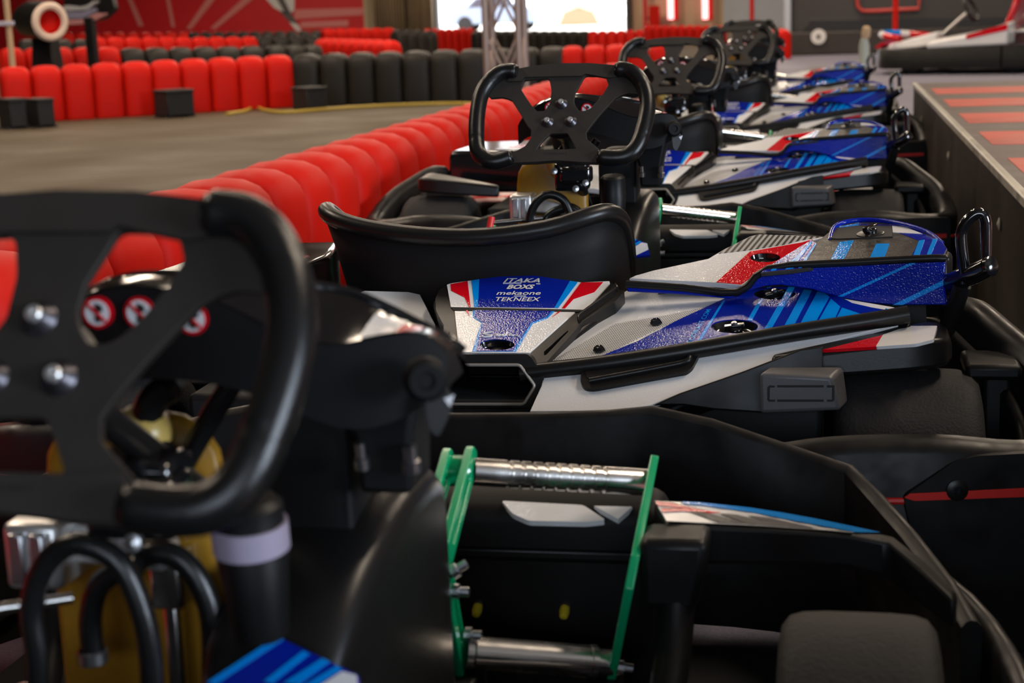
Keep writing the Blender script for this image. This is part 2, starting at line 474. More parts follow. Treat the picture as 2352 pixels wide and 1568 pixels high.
# ------------------------------------------------------------------ outside, seen through the doorway
M['yard'] = mat('sunlit concrete yard', (.62, .58, .52), .9, var=.06)
struct('floor', box_vf(-60, 30, WY + .2, 140, -.12, -.002), 'yard')
tent = empty('tent', (wx(1320, 78), 80, 0), 0, 'cream gabled tent standing outside beyond the doorway', 'tent')
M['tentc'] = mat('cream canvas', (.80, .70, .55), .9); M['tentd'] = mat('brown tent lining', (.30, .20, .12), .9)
TX, TX1 = wx(1240, 78), wx(1400, 78)
o = link('canvas', mesh(*loft_vf([[(0, 0, 0), (0, 0, 1.0), (TX1 - TX, 0, 1.0), (TX1 - TX, 0, 0)], [(0, 5, 0), (0, 5, 1.0), (TX1 - TX, 5, 1.0), (TX1 - TX, 5, 0)]])), 'tentc', tent)
o2 = link('roof', mesh(*loft_vf([[(-.2, -.2, .95), ((TX1 - TX) * .72, -.2, 2.3), (TX1 - TX + .2, -.2, .95)], [(-.2, 5.2, .95), ((TX1 - TX) * .72, 5.2, 2.3), (TX1 - TX + .2, 5.2, .95)]])), 'tentc', tent)
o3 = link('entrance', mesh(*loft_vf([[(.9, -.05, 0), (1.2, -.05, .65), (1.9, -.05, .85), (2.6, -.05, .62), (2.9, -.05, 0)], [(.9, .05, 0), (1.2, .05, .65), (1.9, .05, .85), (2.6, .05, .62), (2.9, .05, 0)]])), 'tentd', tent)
for c in (o, o2, o3): c.location = (TX - tent.location.x, -2, 0)
car = empty('parked_car', (wx(1140, 66), 66, 0), 0, 'blue grey car parked outside the bright doorway behind the truss', 'car')
M['carp'] = mat('blue grey car paint', (.22, .30, .40), .25, coat=.5); M['carg'] = mat('car glass', (.05, .07, .09), .08)
prof = [(-1.75, .30), (-1.8, .62), (-1.7, .85), (-1.2, .95), (-.7, 1.38), (.4, 1.42), (1.0, 1.0), (1.65, .88), (1.8, .62), (1.75, .30)]
link('body', mesh(*loft_vf([[(x, y, z) for x, z in prof] for y in (-.8, .8)])), 'carp', car, bevel=.06)
link('side_window', mesh(*loft_vf([[(x, y, z) for x, z in [(-1.0, .98), (-.62, 1.32), (.35, 1.35), (.85, 1.0)]] for y in (-.82, -.79)])), 'carg', car)
for x in (-1.15, 1.15):
    for y in (-.72, .72):
        lathe('wheel', [(.0, -.1), (.3, -.1), (.32, -.06), (.32, .06), (.3, .1), (0, .1)], (x, y, .32), (0, 1, 0), 'tyre', car)

# ------------------------------------------------------------------ barriers of plastic blocks
def block_mesh(w=.22, d=.25, h=.43):
    prof = []                                                  # across the row: straight sides, rounded crown
    R = d / 2
    prof += [(-R * .96, 0), (-R, .03), (-R, h - .13)]
    for k in range(1, 10):
        a = math.pi - math.pi * k / 10
        prof.append((R * math.copysign(abs(math.cos(a)) ** .75, math.cos(a)), h - .13 + .13 * math.sin(a) ** .75))
    prof += [(R, h - .13), (R, .03), (R * .96, 0)]
    loops = []
    for y, s in ((-.5, .55), (-.475, .74), (-.43, .86), (-.35, .945), (-.2, .99), (0, 1.005), (.2, .99), (.35, .945), (.43, .86), (.475, .74), (.5, .55)):
        zs = 1 - (1 - s) * .34
        loops.append([Vector((x * (1 - (1 - s) * .8), y * w * .965, max(.004, z * zs))) for x, z in prof])
    return mesh(*loft_vf(loops))
BLK = {}
for c in ('red', 'black'):
    me = block_mesh(); me.materials.append(M['foam_' + c])
    for p in me.polygons: p.use_smooth = True
    me.set_sharp_from_angle(angle=math.radians(60)); BLK[c] = me
def barrier(segs, label, name='track_barrier'):
    """segs: list of (start xy, end xy, height0, height1, colour, count); every block is a part of its row"""
    root = empty(name, (*segs[0][0], 0), 0, label, 'barrier', 'barriers round the track')
    for p0, p1, h0, h1, c, n in segs:
        d = Vector(p1) - Vector(p0); ang = math.atan2(d.y, d.x) - math.pi / 2
        pitch = d.length / max(n - 1, 1)
        for i in range(n):
            t = i / max(n - 1, 1); q = Vector(p0) + d * t
            o = bpy.data.objects.new('barrier_block', BLK[c]); COL.objects.link(o); o.parent = root
            o.location = (q.x - root.location.x, q.y - root.location.y, 0)
            o.rotation_euler = (0, 0, ang + random.uniform(-.03, .03))
            o.scale = (1.0, pitch / .22, (h0 + (h1 - h0) * t) / .43)
    return root
def g2(px, py): q = at_z(px, py, 0); return (q.x, q.y)
# the long red row beside the karts
barrier([((-1.362, .6), (-1.362, .6 + .217 * 45), .416, .416, 'red', 46)], 'long red block barrier running beside the row of karts')
# the first row across the track: red, then black, then red again
p_a, p_b, p_c, p_d, p_e, p_f = g2(43, 282), g2(643, 247), g2(712, 244), g2(1090, 233), g2(1150, 232), g2(1275, 229)
barrier([(p_a, p_b, .46, .46, 'red', 10), (p_c, p_d, .46, .455, 'black', 7), (p_e, p_f, .455, .455, 'black', 3), (g2(1318, 228), g2(1520, 222), .455, .455, 'red', 5)],
        'nearest barrier across the track, red blocks then black, with a yellow hose at its foot')
def trow(segs, label):
    """rows further back: end points given by their crowns and their distance"""
    out = []
    for (ax, ay, aY), (bx, by, bY), c, n in segs:
        a, b = at_y(ax, ay, aY), at_y(bx, by, bY)
        out.append(((a.x, a.y), (b.x, b.y), a.z, b.z, c, n))
    barrier(out, label)
trow([((25, 110, 16.5), (245, 108, 17.2), 'red', 5), ((300, 110, 17.4), (575, 105, 18.3), 'black', 6), ((630, 103, 18.5), (715, 102, 18.8), 'black', 3)], 'second barrier row, red ends then black domes, just behind the nearest row')
trow([((60, 90, 20), (185, 90, 20.4), 'black', 4), ((222, 86, 21.5), (570, 84, 23), 'red', 10), ((606, 82, 23.2), (715, 80, 23.6), 'black', 4)], 'third barrier row with sunlit red crowns and a dark end')
trow([((745, 88, 21), (892, 92, 19), 'red', 8)], 'short red barrier curving behind the black blocks left of the doorway')
trow([((155, 76, 30), (420, 74, 31), 'red', 10), ((445, 74, 31), (725, 70, 32), 'black', 11), ((752, 66, 32), (890, 64, 33), 'red', 6)], 'rearmost barrier row below the red banner')
trow([((915, 68, 24), (985, 70, 24.5), 'black', 4)], 'black block stack below the brown curtains')
trow([((982, 66, 30), (1080, 64, 30), 'red', 7), ((1098, 70, 29), (1340, 70, 28), 'black', 12), ((1362, 70, 27), (1470, 68, 27), 'red', 6)], 'far barrier in front of the bright doorway')
trow([((1490, 58, 33), (1660, 58, 33), 'red', 10)], 'far red barrier with glinting tops beneath the pink lights')
trow([((1768, 64, 23.0), (1790, 66, 22.6), 'red', 2)], 'small red barrier end beside the pale door frame')
# black weights standing against the first row
M['weight'] = mat('black weight box', (.008, .007, .007), .6)
def weight(px0, px1, pyb, ptop, label):
    a, b = at_z(px0, pyb, 0), at_z(px1, pyb, 0)
    h = at_y((px0 + px1) / 2, ptop, (a.y + b.y) / 2).z
    r = empty('weight_box', ((a.x + b.x) / 2 + .10, (a.y + b.y) / 2 - .08, 0), math.radians(50), label, 'box', 'black weights at the barrier')
    w = (b - a).length
    link('box_body', mesh(*box_vf(-w * .34, w * .34, -.12, .12, .012, h)), 'weight', r, bevel=.012)
    link('lid', mesh(*box_vf(-w * .35, w * .35, -.13, .13, h * .9, h + .006)), 'weight', r, bevel=.008)
    for sx in (-.3, .3): link('foot', mesh(*box_vf(w * sx - .03, w * sx + .03, -.1, .1, 0, .014)), 'weight', r)
weight(-6, 40, 294, 226, 'black weight box at the left edge against the red barrier')
weight(58, 102, 291, 226, 'second black weight box from the left against the red barrier')
weight(348, 424, 268, 206, 'black weight box before the middle of the red blocks')
weight(662, 726, 254, 200, 'black weight box where the red blocks turn black')
M['hose'] = mat('yellow hose', (.42, .29, .03), .5)
hp = [at_z(px, py, .012) for px, py in [(520, 262), (560, 256), (585, 246), (610, 254), (660, 258), (760, 250), (860, 244), (960, 240), (1040, 238), (1120, 240)]]
tag(tube('ground_hose', hp, .016, 'hose', smooth=6, seg=8), 'yellow hose lying along the foot of the nearest barrier', 'hose')

# ------------------------------------------------------------------ truss mast
M['truss'] = mat('dull aluminium truss', (.42, .33, .30), .45, .6)
TY = 11.6
tl, tr = at_y(1117, 120, TY).x, at_y(1192, 120, TY).x
tw = tr - tl
mast = empty('truss_mast', ((tl + tr) / 2, TY + tw / 2, 0), 0, 'square aluminium lattice mast rising before the bright doorway', 'truss')
for sx in (-.5, .5):
    for sy in (-.5, .5): tube('chord', [(sx * tw, sy * tw, 0.02), (sx * tw, sy * tw, 5.4)], .026, 'truss', mast)
zz = .1
while zz < 5.0:
    for sx in (-.5, .5):
        tube('brace', [(sx * tw, -.5 * tw, zz), (sx * tw, .5 * tw, zz + .5)], .011, 'truss', mast, seg=8)
    for sy in (-.5, .5):
        tube('brace', [(-.5 * tw, sy * tw, zz), (.5 * tw, sy * tw, zz + .5)], .011, 'truss', mast, seg=8)
        tube('brace', [(.5 * tw, sy * tw, zz), (-.5 * tw, sy * tw, zz + .5)], .011, 'truss', mast, seg=8)
    zz += .52
link('base_plate', mesh(*box_vf(-tw * .75, tw * .75, -tw * .75, tw * .75, 0, .02)), 'truss', mast, bevel=.004)

# ------------------------------------------------------------------ low wall with red stripes beside the karts
KX, KZ, KY1 = .338, .400, 7.15
M['kerbside'] = mat('scuffed dark steel', (.020, .014, .008), .55, 0, bump=.3, bscale=12, var=.55, vscale=2.2, rvar=.15, spec=.18)
M['kerbtop'] = mat('worn grey top', (.11, .085, .075), .55, bump=.25, bscale=30, var=.25, vscale=4, rvar=.1)
M['kerbedge'] = mat('worn bare metal edge', (.46, .43, .37), .42, .5, var=.35, vscale=14, rvar=.12)
M['kerbred'] = mat('worn red paint', (.50, .075, .05), .5, var=.30, vscale=9, rvar=.1)
kerb = empty('striped_low_wall', (KX + .24, 3, 0), 0, 'long low wall with red stripes across its worn top, right of the karts', 'barrier')
def kp(name, vf, m, **kw):
    o = link(name, mesh(*vf), m, kerb, **kw); o.location = -kerb.location; return o
kp('core', box_vf(KX + .004, KX + .47, -1.5, KY1 - .004, 0.001, KZ - .008), 'kerbside', bevel=.004)
kp('side_plate', box_vf(KX, KX + .006, -1.5, KY1, .004, KZ - .012), 'kerbside')
kp('top_plate', box_vf(KX + .012, KX + .462, -1.5, KY1 - .01, KZ - .008, KZ), 'kerbtop', bevel=.002)
kp('edge_angle', box_vf(KX - .004, KX + .014, -1.5, KY1, KZ - .016, KZ + .004), 'kerbedge', bevel=.003)
kp('edge_angle', box_vf(KX + .455, KX + .476, -1.5, KY1, KZ - .016, KZ + .004), 'kerbedge', bevel=.003)
kp('end_plate', box_vf(KX, KX + .474, KY1 - .006, KY1 + .004, .004, KZ - .001), 'kerbtop', bevel=.003)
for c in (-.2, .55, 1.3, 2.05, 2.8, 3.55, 4.30, 5.02, 5.76, 6.5):
    kp('painted_stripe', box_vf(KX + .045, KX + .43, c - .20, c + .20, KZ - .001, KZ + .0012), 'kerbred')
for c in (.4, 1.9, 3.4, 4.9, 6.4):
    lathe('rivet', [(0, 0), (.012, .001), (.014, .004), (0, .009)], (KX - kerb.location.x + .0, c - kerb.location.y, .30), (-1, 0, 0), 'kerbedge', kerb, seg=10)

# ------------------------------------------------------------------ the kart (local: x right, y forward, origin on the ground below the steering wheel)
def mir(vf): return [Vector((-v[0], v[1], v[2])) for v in vf[0]], [tuple(reversed(f)) for f in vf[1]]
def wall_sweep(path, th, closed=False):
    """upright band along a plan path: (u, v, z top, z bottom)"""
    N = len(path); loops = []
    for i, (u, v, zt, zb) in enumerate(path):
        a, b = path[max(i - 1, 0)], path[min(i + 1, N - 1)]
        t = Vector((b[0] - a[0], b[1] - a[1], 0)).normalized(); n = Vector((t.y, -t.x, 0)) * th / 2
        c = Vector((u, v, 0)); Z = Vector((0, 0, 1)); m = n * .55
        loops.append([c - n + Z * zb, c - n + Z * (zt - th * .35), c - m + Z * (zt - th * .08), c + Z * zt, c + m + Z * (zt - th * .08), c + n + Z * (zt - th * .35), c + n + Z * zb])
    return loft_vf(loops)
def smooth_path(path, n=4):
    p3 = catmull([Vector((p[0], p[1], p[2])) for p in path], n); pz = catmull([Vector((p[3], 0, 0)) for p in path], n)
    return [(a.x, a.y, a.z, b.x) for a, b in zip(p3, pz)]
def stroke(pts, w):
    """outline of a bar of width w along a 2D polyline, rounded ends"""
    L, R = [], []; N = len(pts); P = [Vector(p) for p in pts]
    for i, p in enumerate(P):
        d0 = (p - P[i - 1]).normalized() if i else None; d1 = (P[i + 1] - p).normalized() if i < N - 1 else None
        d = ((d0 or d1) + (d1 or d0)).normalized(); n = Vector((-d.y, d.x))
        k = w / 2 / max(.5, n.dot(Vector((-(d1 or d0).y, (d1 or d0).x))))
        L.append(p + n * k); R.append(p - n * k)
    def cap(c, d):
        a0 = math.atan2(d.y, d.x); return [c + Vector((math.cos(a0 + t), math.sin(a0 + t))) * w / 2 for t in (math.pi / 3, 0, -math.pi / 3)]
    e = cap(P[-1], P[-1] - P[-2]); s = cap(P[0], P[0] - P[1])
    return [tuple(q) for q in L + e + R[::-1] + s]
def rrect(u0, u1, z0, z1, r, v, n=3):
    """rounded rectangle loop across the kart at station v"""
    r = min(r, (u1 - u0) / 2.05, (z1 - z0) / 2.05)
    return [Vector((x, v, z)) for x, z in fillet([(u0, z0), (u1, z0), (u1, z1), (u0, z1)], r, n)]

C1, C2, C3, C4, C5, CW = (4.752, 1000, 610), (4.704, 1230, 640), (4.276, 1560, 620), (4.276, 1430, 480), (4.125, 1850, 640), (3.92, 1000, 100)
C6 = (3.408, 1700, 300)

def fastener(fr, xy, ang, par, h=-.004):
    """quarter-turn fastener: wing on a boss with a bright screw"""
    o = fr.p(*xy, h)
    vs, fs = lathe_vf([(0, -.006), (.010, -.006), (.010, .002), (.007, .004), (0, .004)], o, fr.n, 16)
    ca, sa = math.cos(ang), math.sin(ang); e = fr.a * ca + fr.b * sa; f = fr.n.cross(e)
    def bx(l, w, h0, h1): return loft_vf([[o + e * x + f * y + fr.n * hh for x, y in ((-l, -w), (l, -w), (l, w), (-l, w))] for hh in (h0, h1)])
    w = link('fastener', mesh(*join((vs, fs), bx(.014, .0045, .001, .008))), 'gloss', par, bevel=.0012)
    return w
def bowl(name, fr, ring, depth, m, par):
    c = (sum(p[0] for p in ring) / len(ring), sum(p[1] for p in ring) / len(ring))
    loops = []
    for s, d in ((1.03, .0004), (1.0, -.0005), (.93, -depth * .55), (.75, -depth), (.4, -depth), (.02, -depth)):
        loops.append([fr.p(c[0] + (p[0] - c[0]) * s, c[1] + (p[1] - c[1]) * s, d) for p in ring])
    return link(name, mesh(*loft_vf(loops, caps=False)), m, par, sharp=70), c

def build_kart():
    K = empty('go_kart')
    P = lambda name, vf, m, par=K, **kw: link(name, mesh(*vf), m, par, **kw)
    V = Vector
    # ---- chassis
    P('tray_and_floor_shade', join(box_vf(-.24, .24, -.15, .95, .030, .036), box_vf(-.50, .50, .60, .95, .031, .037)), 'dark')  # wide front sheet is added, dark to stand for floor in shadow
    for s in (-1, 1):
        tube('chassis_rail', [(s * .22, -.80, .075), (s * .26, -.35, .065), (s * .27, .30, .065), (s * .20, .62, .075), (s * .16, .92, .09)], .015, 'plastic', K, smooth=4)
    tube('rear_axle', [(-.62, -.65, .14), (.62, -.65, .14)], .02, 'steel', K)
    tube('front_axle', [(-.36, .48, .13), (.36, .48, .13)], .015, 'plastic', K)
    tube('chassis_crossbar', [(-.23, -.30, .065), (.23, -.30, .065)], .014, 'plastic', K)
    # ---- wheels
    def wheel(nm, u, v, r, w):
        h = w / 2
        t = lathe(nm, [(r * .56, -h * .86), (r * .62, -h * .98), (r * .78, -h), (r * .90, -h * .96), (r * .965, -h * .86), (r * .99, -h * .70), (r, -h * .4), (r, h * .4), (r * .99, h * .70), (r * .965, h * .86), (r * .90, h * .96), (r * .78, h), (r * .62, h * .98), (r * .56, h * .86), (r * .56, -h * .86)], (u, v, r), (1, 0, 0), 'tyre', K, seg=48, sharp=50)
        lathe('wheel_rim', [(.02, -h * .5), (r * .3, -h * .45), (r * .5, -h * .8), (r * .585, -h * .9), (r * .585, h * .9), (r * .5, h * .8), (r * .3, h * .45), (.02, h * .5)], (u, v, r), (1, 0, 0), 'satin', t, seg=32)
        return t
    for s in (-1, 1):
        wheel('front_tyre', s * .458, .475, .130, .132)
        wheel('rear_tyre', s * .557, -.65, .143, .186)
        tube('stub_axle', [(s * .30, .50, .14), (s * .42, .475, .13)], .013, 'steel', K)
    # ---- steering wheel
    TAU = math.radians(33)
    WF = Frame((0, 0, .582), (0, -math.cos(TAU), math.sin(TAU)))
    wp = lambda x, y: WF.hit(CW[1] + x / CW[0], CW[2] + y / CW[0])
    outer = [(720, 240), (810, 222), (900, 207), (1020, 193), (1150, 186), (1280, 183), (1400, 186), (1520, 193), (1650, 207), (1760, 262), (1850, 350), (1890, 430), (1832, 452), (1735, 445), (1680, 460), (1620, 492), (1550, 565), (1480, 640), (1400, 740), (1357, 800), (1365, 860), (1405, 895), (1490, 965), (1480, 1080), (1300, 1076), (1200, 1066), (1100, 1062), (1000, 1066), (900, 1075), (670, 1085), (680, 1000), (755, 950), (810, 920), (860, 850), (862, 775), (830, 740), (795, 680), (760, 620), (690, 512), (645, 492), (595, 482), (500, 490), (440, 430), (490, 370), (570, 300)]
    holes = [[(800, 328), (1005, 308), (1028, 330), (1045, 425), (1030, 540), (985, 605), (915, 610), (865, 555), (815, 480), (770, 410)],
             [(1340, 300), (1360, 288), (1530, 290), (1560, 370), (1520, 440), (1460, 515), (1400, 580), (1350, 605), (1295, 605), (1262, 565), (1245, 520), (1260, 440), (1320, 335)],
             [(1035, 808), (1190, 805), (1235, 880), (1270, 950), (905, 955), (960, 880)]]
    vf = plate_vf(WF, [wp(*p) for p in outer], [fillet([wp(*p) for p in h], .003, 3) for h in holes], 0, .006)
    sw = P('steering_wheel', vf, 'plate', bevel=.0013)
    # raised top bar and bottom bar of the plate
    for pts in ([(720, 240), (900, 207), (1150, 186), (1400, 186), (1650, 207), (1660, 300), (1565, 318), (1350, 280), (1320, 300), (1010, 306), (800, 312), (780, 345), (650, 350)],
                [(680, 1000), (790, 945), (900, 962), (1100, 965), (1280, 955), (1440, 940), (1490, 985), (1480, 1078), (1300, 1074), (1100, 1060), (900, 1073), (672, 1083)]):
        plate('wheel_bar', WF, fillet([wp(*p) for p in pts], .003, 3), 'plate', sw, h=.004, t=.006, bevel=.0015)
    gl = [(735, 266), (640, 262), (560, 295), (480, 365), (418, 470), (388, 600), (374, 750), (374, 880), (388, 980), (440, 1050), (520, 1074), (600, 1062), (688, 1030)]
    gr = [(1630, 246), (1720, 250), (1800, 292), (1868, 380), (1906, 490), (1912, 600), (1892, 720), (1858, 840), (1826, 920), (1775, 990), (1700, 1030), (1600, 1040), (1475, 1032)]
    for g in (gl, gr):
        path = catmull([WF.p(*wp(*p), .004) for p in g], 6); N = len(path)
        rs = []
        for i in range(N):
            e = min(i, N - 1 - i); r = .0138 * (.80 if e == 0 else .95 if e == 1 else 1)
            if i in (18, 42): r *= .955
            rs.append(r)
        P('grip', tube_vf(path, rs, 20), 'rubber', sw, sharp=60)
        mid = [path[i] for i in range(2, N - 2, 2)]
        for e in (0, -1):
            q0, q1 = (path[0], path[2]) if e == 0 else (path[-1], path[-3])
            ax = (q0 - q1).normalized()
            lathe('grip_end', [(.0112, 0), (.0112, .0015), (.009, .0028), (0, .003)], q0, ax, 'rubber', sw, seg=16)
    for bx_, by_ in ((1135, 540), (1218, 700), (1008, 705)):
        c = WF.p(*wp(bx_, by_))
        b = lathe('wheel_bolt', [(.0108, -.001), (.0108, .001), (.0062, .0060), (.0058, .0064), (0, .0064)], c, WF.n, 'cone', sw, seg=24, sharp=30)
        lathe('bolt_head', [(.0046, .0050), (.0048, .0086), (.0040, .0096), (.0020, .0096), (.0018, .0076), (0, .0076)], c, WF.n, 'alu', sw, seg=18)
    text('wheel_lettering', 'SODIKART', WF, wp(975, 1010), wp(1190, 1008), .0042, 'dark', sw, h=.0043)
    cdir = V((0, math.cos(TAU), -math.sin(TAU)))
    lathe('wheel_hub', [(.0, -.012), (.030, -.012), (.033, -.022), (.022, -.045), (.014, -.07), (.0, -.07)], WF.o, WF.n, 'satin', sw)
    tube('steering_column', [WF.o + cdir * .04, WF.o + cdir * .56], .0105, 'satin', K)
    # column clamp with bolts
    cl = P('column_clamp', join(box_vf(-.030, .030, .105, .15, .440, .492), box_vf(-.018, .038, .09, .13, .455, .485)), 'gloss', bevel=.006)
    for bu, bz in ((-.026, .478), (.030, .456), (.012, .446)):
        lathe('clamp_bolt', [(0, 0), (.0058, 0), (.0058, .006), (0, .007)], (bu, .09, bz), (0, -1, .2), 'steel', cl, seg=12)
    # ---- front fairing behind the wheel
    KF = K1 + V((0, 0, -.012))
    fs_ = [(-.114, .535, .535, .505), (-.105, .551, .551, .514), (-.086, .567, .569, .521), (-.06, .582, .583, .525), (-.03, .590, .592, .527), (.01, .587, .591, .527), (.045, .577, .586, .522), (.074, .563, .581, .512), (.11, .551, .573, .497), (.133, .553, .563, .494), (.155, .556, .551, .499), (.174, .554, .540, .509), (.185, .540, .530, .517)]
    sm = catmull([V((u, zB + .012, zC + .012)) for u, zB, zC, zb in fs_], 3); sb_ = catmull([V((zb + .012, 0, 0)) for u, zB, zC, zb in fs_], 3)
    loops, eB, eC = [], [], []
    for q_, w_ in zip(sm, sb_):
        u, zB, zC, zb = q_.x, q_.y, q_.z, w_.x
        k = max(0, min(1, (u - .01) / .09)); k = k * k * (3 - 2 * k)
        e = (abs(u - .035) / .152) ** 4
        vB = .185 + .03 * e; vC = .212 + .04 * k + .012 * e
        loops.append([V((u, vB, zb)), V((u, vB, zB)), V((u, (vB + vC) / 2, (zB + zC) / 2 + .0025)), V((u, vC, zC)), V((u, vC + .075 * (1 - e) + .01, zC - .03)), V((u, vC + .10 * (1 - e) + .01, zb))])
        eB.append(V((u, vB - .0008, zB + .0012))); eC.append((V((u, (vB + vC) / 2, (zB + zC) / 2 + .0042)), V((u, vC + .0008, zC + .0012))))
    fa = P('front_fairing', loft_vf(loops), 'fairing', sharp=40)
    P('fairing_top', loft_vf([eB, [q_[0] for q_ in eC], [q_[1] for q_ in eC]], False, False), 'gloss', fa, sharp=80)
    P('fairing_lip', tube_vf([q_[1] for q_ in eC], .0032, 8), 'gloss', fa)
    SF = Frame((0, .1845, .572), (0, -1, .0))
    for cx in (-.046, -.016, .021):
        cy = .013 + (0 if cx < 0 else -.004)
        st = plate('warning_sticker', SF, ell(cx, cy, .0108, .0108), 'red', fa, h=.0012, t=.004)
        plate('sticker_disc', SF, ell(cx, cy, .0086, .0086), 'white', fa, h=.0017, t=.001)
        plate('sticker_figure', SF, [(cx - .001, cy + .007), (cx + .004, cy + .005), (cx + .0045, cy + .001), (cx + .001, cy), (cx + .003, cy - .004), (cx + .001, cy - .007), (cx - .002, cy - .005), (cx - .001, cy), (cx - .004, cy + .002), (cx - .001, cy + .004)], 'ink', fa, h=.0021, t=.001)
        plate('sticker_bar', SF, [(cx - .0066, cy + .0052), (cx - .0052, cy + .0066), (cx + .0066, cy - .0052), (cx + .0052, cy - .0066)], 'red', fa, h=.0025, t=.001)
    # white and red sticker on the right shoulder, round knob and dangling flap at the right end
    def patch(u0, u1, f0, f1, m):
        rows = [[], [], []]
        for b_, (c_, d_) in zip(eB, eC):
            if u0 <= b_.x <= u1:
                g = (b_.x - u0) / (u1 - u0); lo_ = f0 if g < .15 else 0
                for r_, f in zip(rows, (lo_, (lo_ + f1) / 2, f1)):
                    r_.append((b_.lerp(c_, f * 2) if f < .5 else c_.lerp(d_, f * 2 - 1)) + V((0, -.0006, .0011)))
        P('shoulder_sticker', loft_vf(rows, False, False), m, fa, sharp=80)
    patch(.126, .1555, .18, .62, 'white'); patch(.155, .173, .0, .40, 'red')
    lathe('fairing_knob', [(0, 0), (.013, 0), (.0145, .004), (.0145, .012), (.011, .016), (.006, .016), (.005, .014), (0, .014)], (.176, .186, .543), (.35, -.93, 0), 'fairing', fa, seg=20)
    FL = Frame((.18, .19, .50), (.15, -1, .1))
    fl = [FL.hit(px, py, KF) for px, py in [(975, 915), (1010, 880), (1044, 908), (1030, 960), (1006, 1005), (985, 985)]]
    plate('fairing_flap', FL, fillet(fl, .006), 'satin', fa, h=0, t=.0025)
    plate('flap_sticker', FL, [FL.hit(px, py, KF) for px, py in [(1020, 915), (1044, 905), (1034, 934)]], 'white', fa, h=.0008, t=.001)
    # fairing support with bright bolts
    P('fairing_support', loft_vf([[V((.108, .25, .43)), V((.146, .25, .43)), V((.146, .31, .43)), V((.108, .31, .43))], [V((.106, .25, .470)), V((.148, .25, .470)), V((.148, .31, .470)), V((.106, .31, .470))], [V((.092, .24, .515)), V((.158, .24, .515)), V((.158, .31, .515)), V((.092, .31, .515))]]), 'fairing', bevel=.005)
    for px, py in ((828, 1040), (938, 1048), (946, 1046)):
        c = a1(px, py, .245); lathe('support_bolt', [(0, -.012), (.0055, -.012), (.0055, -.004), (.0038, -.003), (.0038, .008), (0, .009)], c, (0, -.2, 1), 'steel', K, seg=12)
    P('column_cover', loft_vf([rrect(.028, .098, .28, zt, .02, v, 3) for v, zt in ((.262, .485), (.272, .500), (.34, .50))]), 'fairing', bevel=.003, sharp=60)
    # ---- console between the legs, with sticker
    st = [(.125, .028, .100, .285), (.16, .010, .112, .335), (.20, .012, .120, .375), (.26, .024, .126, .404), (.34, .036, .130, .416), (.42, .046, .128, .412), (.47, .058, .118, .375), (.49, .07, .102, .32)]
    co = P('console', loft_vf([rrect(u0, u1, .05, zt, .028, v, 4) for v, u0, u1, zt in st]), 'satin', subsurf=1, sharp=80)
    CF_ = Frame((.068, .140, .318), (-.05, -.72, .62))
    cs = lambda pts: [CF_.hit(px, py, K1) for px, py in pts]
    s0 = plate('console_sticker', CF_, cs([(480, 1570), (640, 1465), (822, 1552), (830, 1640), (520, 1660)]), 'blue', co, h=.0032, t=.006)
    for q in ([(480, 1570), (640, 1465), (656, 1472), (500, 1575)], [(610, 1568), (700, 1498), (715, 1505), (630, 1572)], [(655, 1572), (745, 1515), (762, 1523), (690, 1575)], [(700, 1578), (778, 1532), (790, 1540), (722, 1582)]):
        plate('sticker_stripe', CF_, cs(q), 'sky', co, h=.0038, t=.002)
    plate('sticker_stripe', CF_, cs([(735, 1580), (790, 1545), (822, 1554), (826, 1600), (740, 1640)]), 'white', co, h=.0038, t=.002)
    # ---- fuel tank, hoses, pedal-box hardware
    tk = P('fuel_tank', loft_vf([rrect(-.125, .012 - d, .06, .492 - d, .05, v, 4) for v, d in ((.235, .012), (.245, 0), (.29, .02), (.33, .06))]), 'tank', bevel=.012, sharp=80)
    lathe('tank_cap', [(0, -.02), (.020, -.02), (.022, 0), (.018, .012), (.01, .018), (0, .019)], (-.042, .228, .478), (0, -.75, .65), mat('amber cap', (.55, .38, .10), .35), tk, seg=24)
    tube('tank_strap', [a1(px, py, .225) for px, py in [(392, 885), (348, 925), (338, 985), (372, 1045), (420, 1100)]], .011, 'rubber', tk, smooth=5)
    tube('tank_strap', [a1(px, py, .228) for px, py in [(545, 860), (480, 965), (415, 1080)]], .008, 'rubber', tk, smooth=4)
    hs = tube('fuel_hose', [a1(px, py, .12) for px, py in [(90, 1640), (84, 1500), (72, 1400), (95, 1310), (150, 1255), (215, 1255), (280, 1300), (325, 1400), (345, 1500), (352, 1640)]], .0078, 'rubber', K, smooth=6)
    tube('fuel_hose', [a1(px, py, .17) for px, py in [(215, 1510), (208, 1420), (225, 1350), (270, 1312), (318, 1300)]], .0080, 'rubber', K, smooth=6)
    tube('fuel_hose', [a1(px, py, .20) for px, py in [(290, 1300), (360, 1268), (425, 1292), (472, 1365), (490, 1460), (490, 1640)]], .0085, 'rubber', K, smooth=6)
    lathe('hose_clip', [(.0095, -.005), (.0105, -.004), (.0105, .004), (.0095, .005)], a1(213, 1506, .17), (0, 0, 1), 'steel', K, seg=16)
    sb = P('sensor_box', box_vf(-.128, -.086, .175, .235, .378, .426), 'alu', bevel=.005)
    P('box_panel', box_vf(-.122, -.110, .170, .18, .384, .420), 'steel', sb, bevel=.002)
    P('box_panel', box_vf(-.106, -.095, .170, .18, .384, .420), 'steel', sb, bevel=.002)
    P('sensor_bracket', loft_vf([[V((-.09, .20, .39)), V((-.09, .23, .39)), V((-.09, .23, .422)), V((-.09, .20, .422))], [V((-.02, .20, .385)), V((-.02, .23, .385)), V((-.02, .23, .402)), V((-.02, .20, .402))]]), 'alu', bevel=.003)
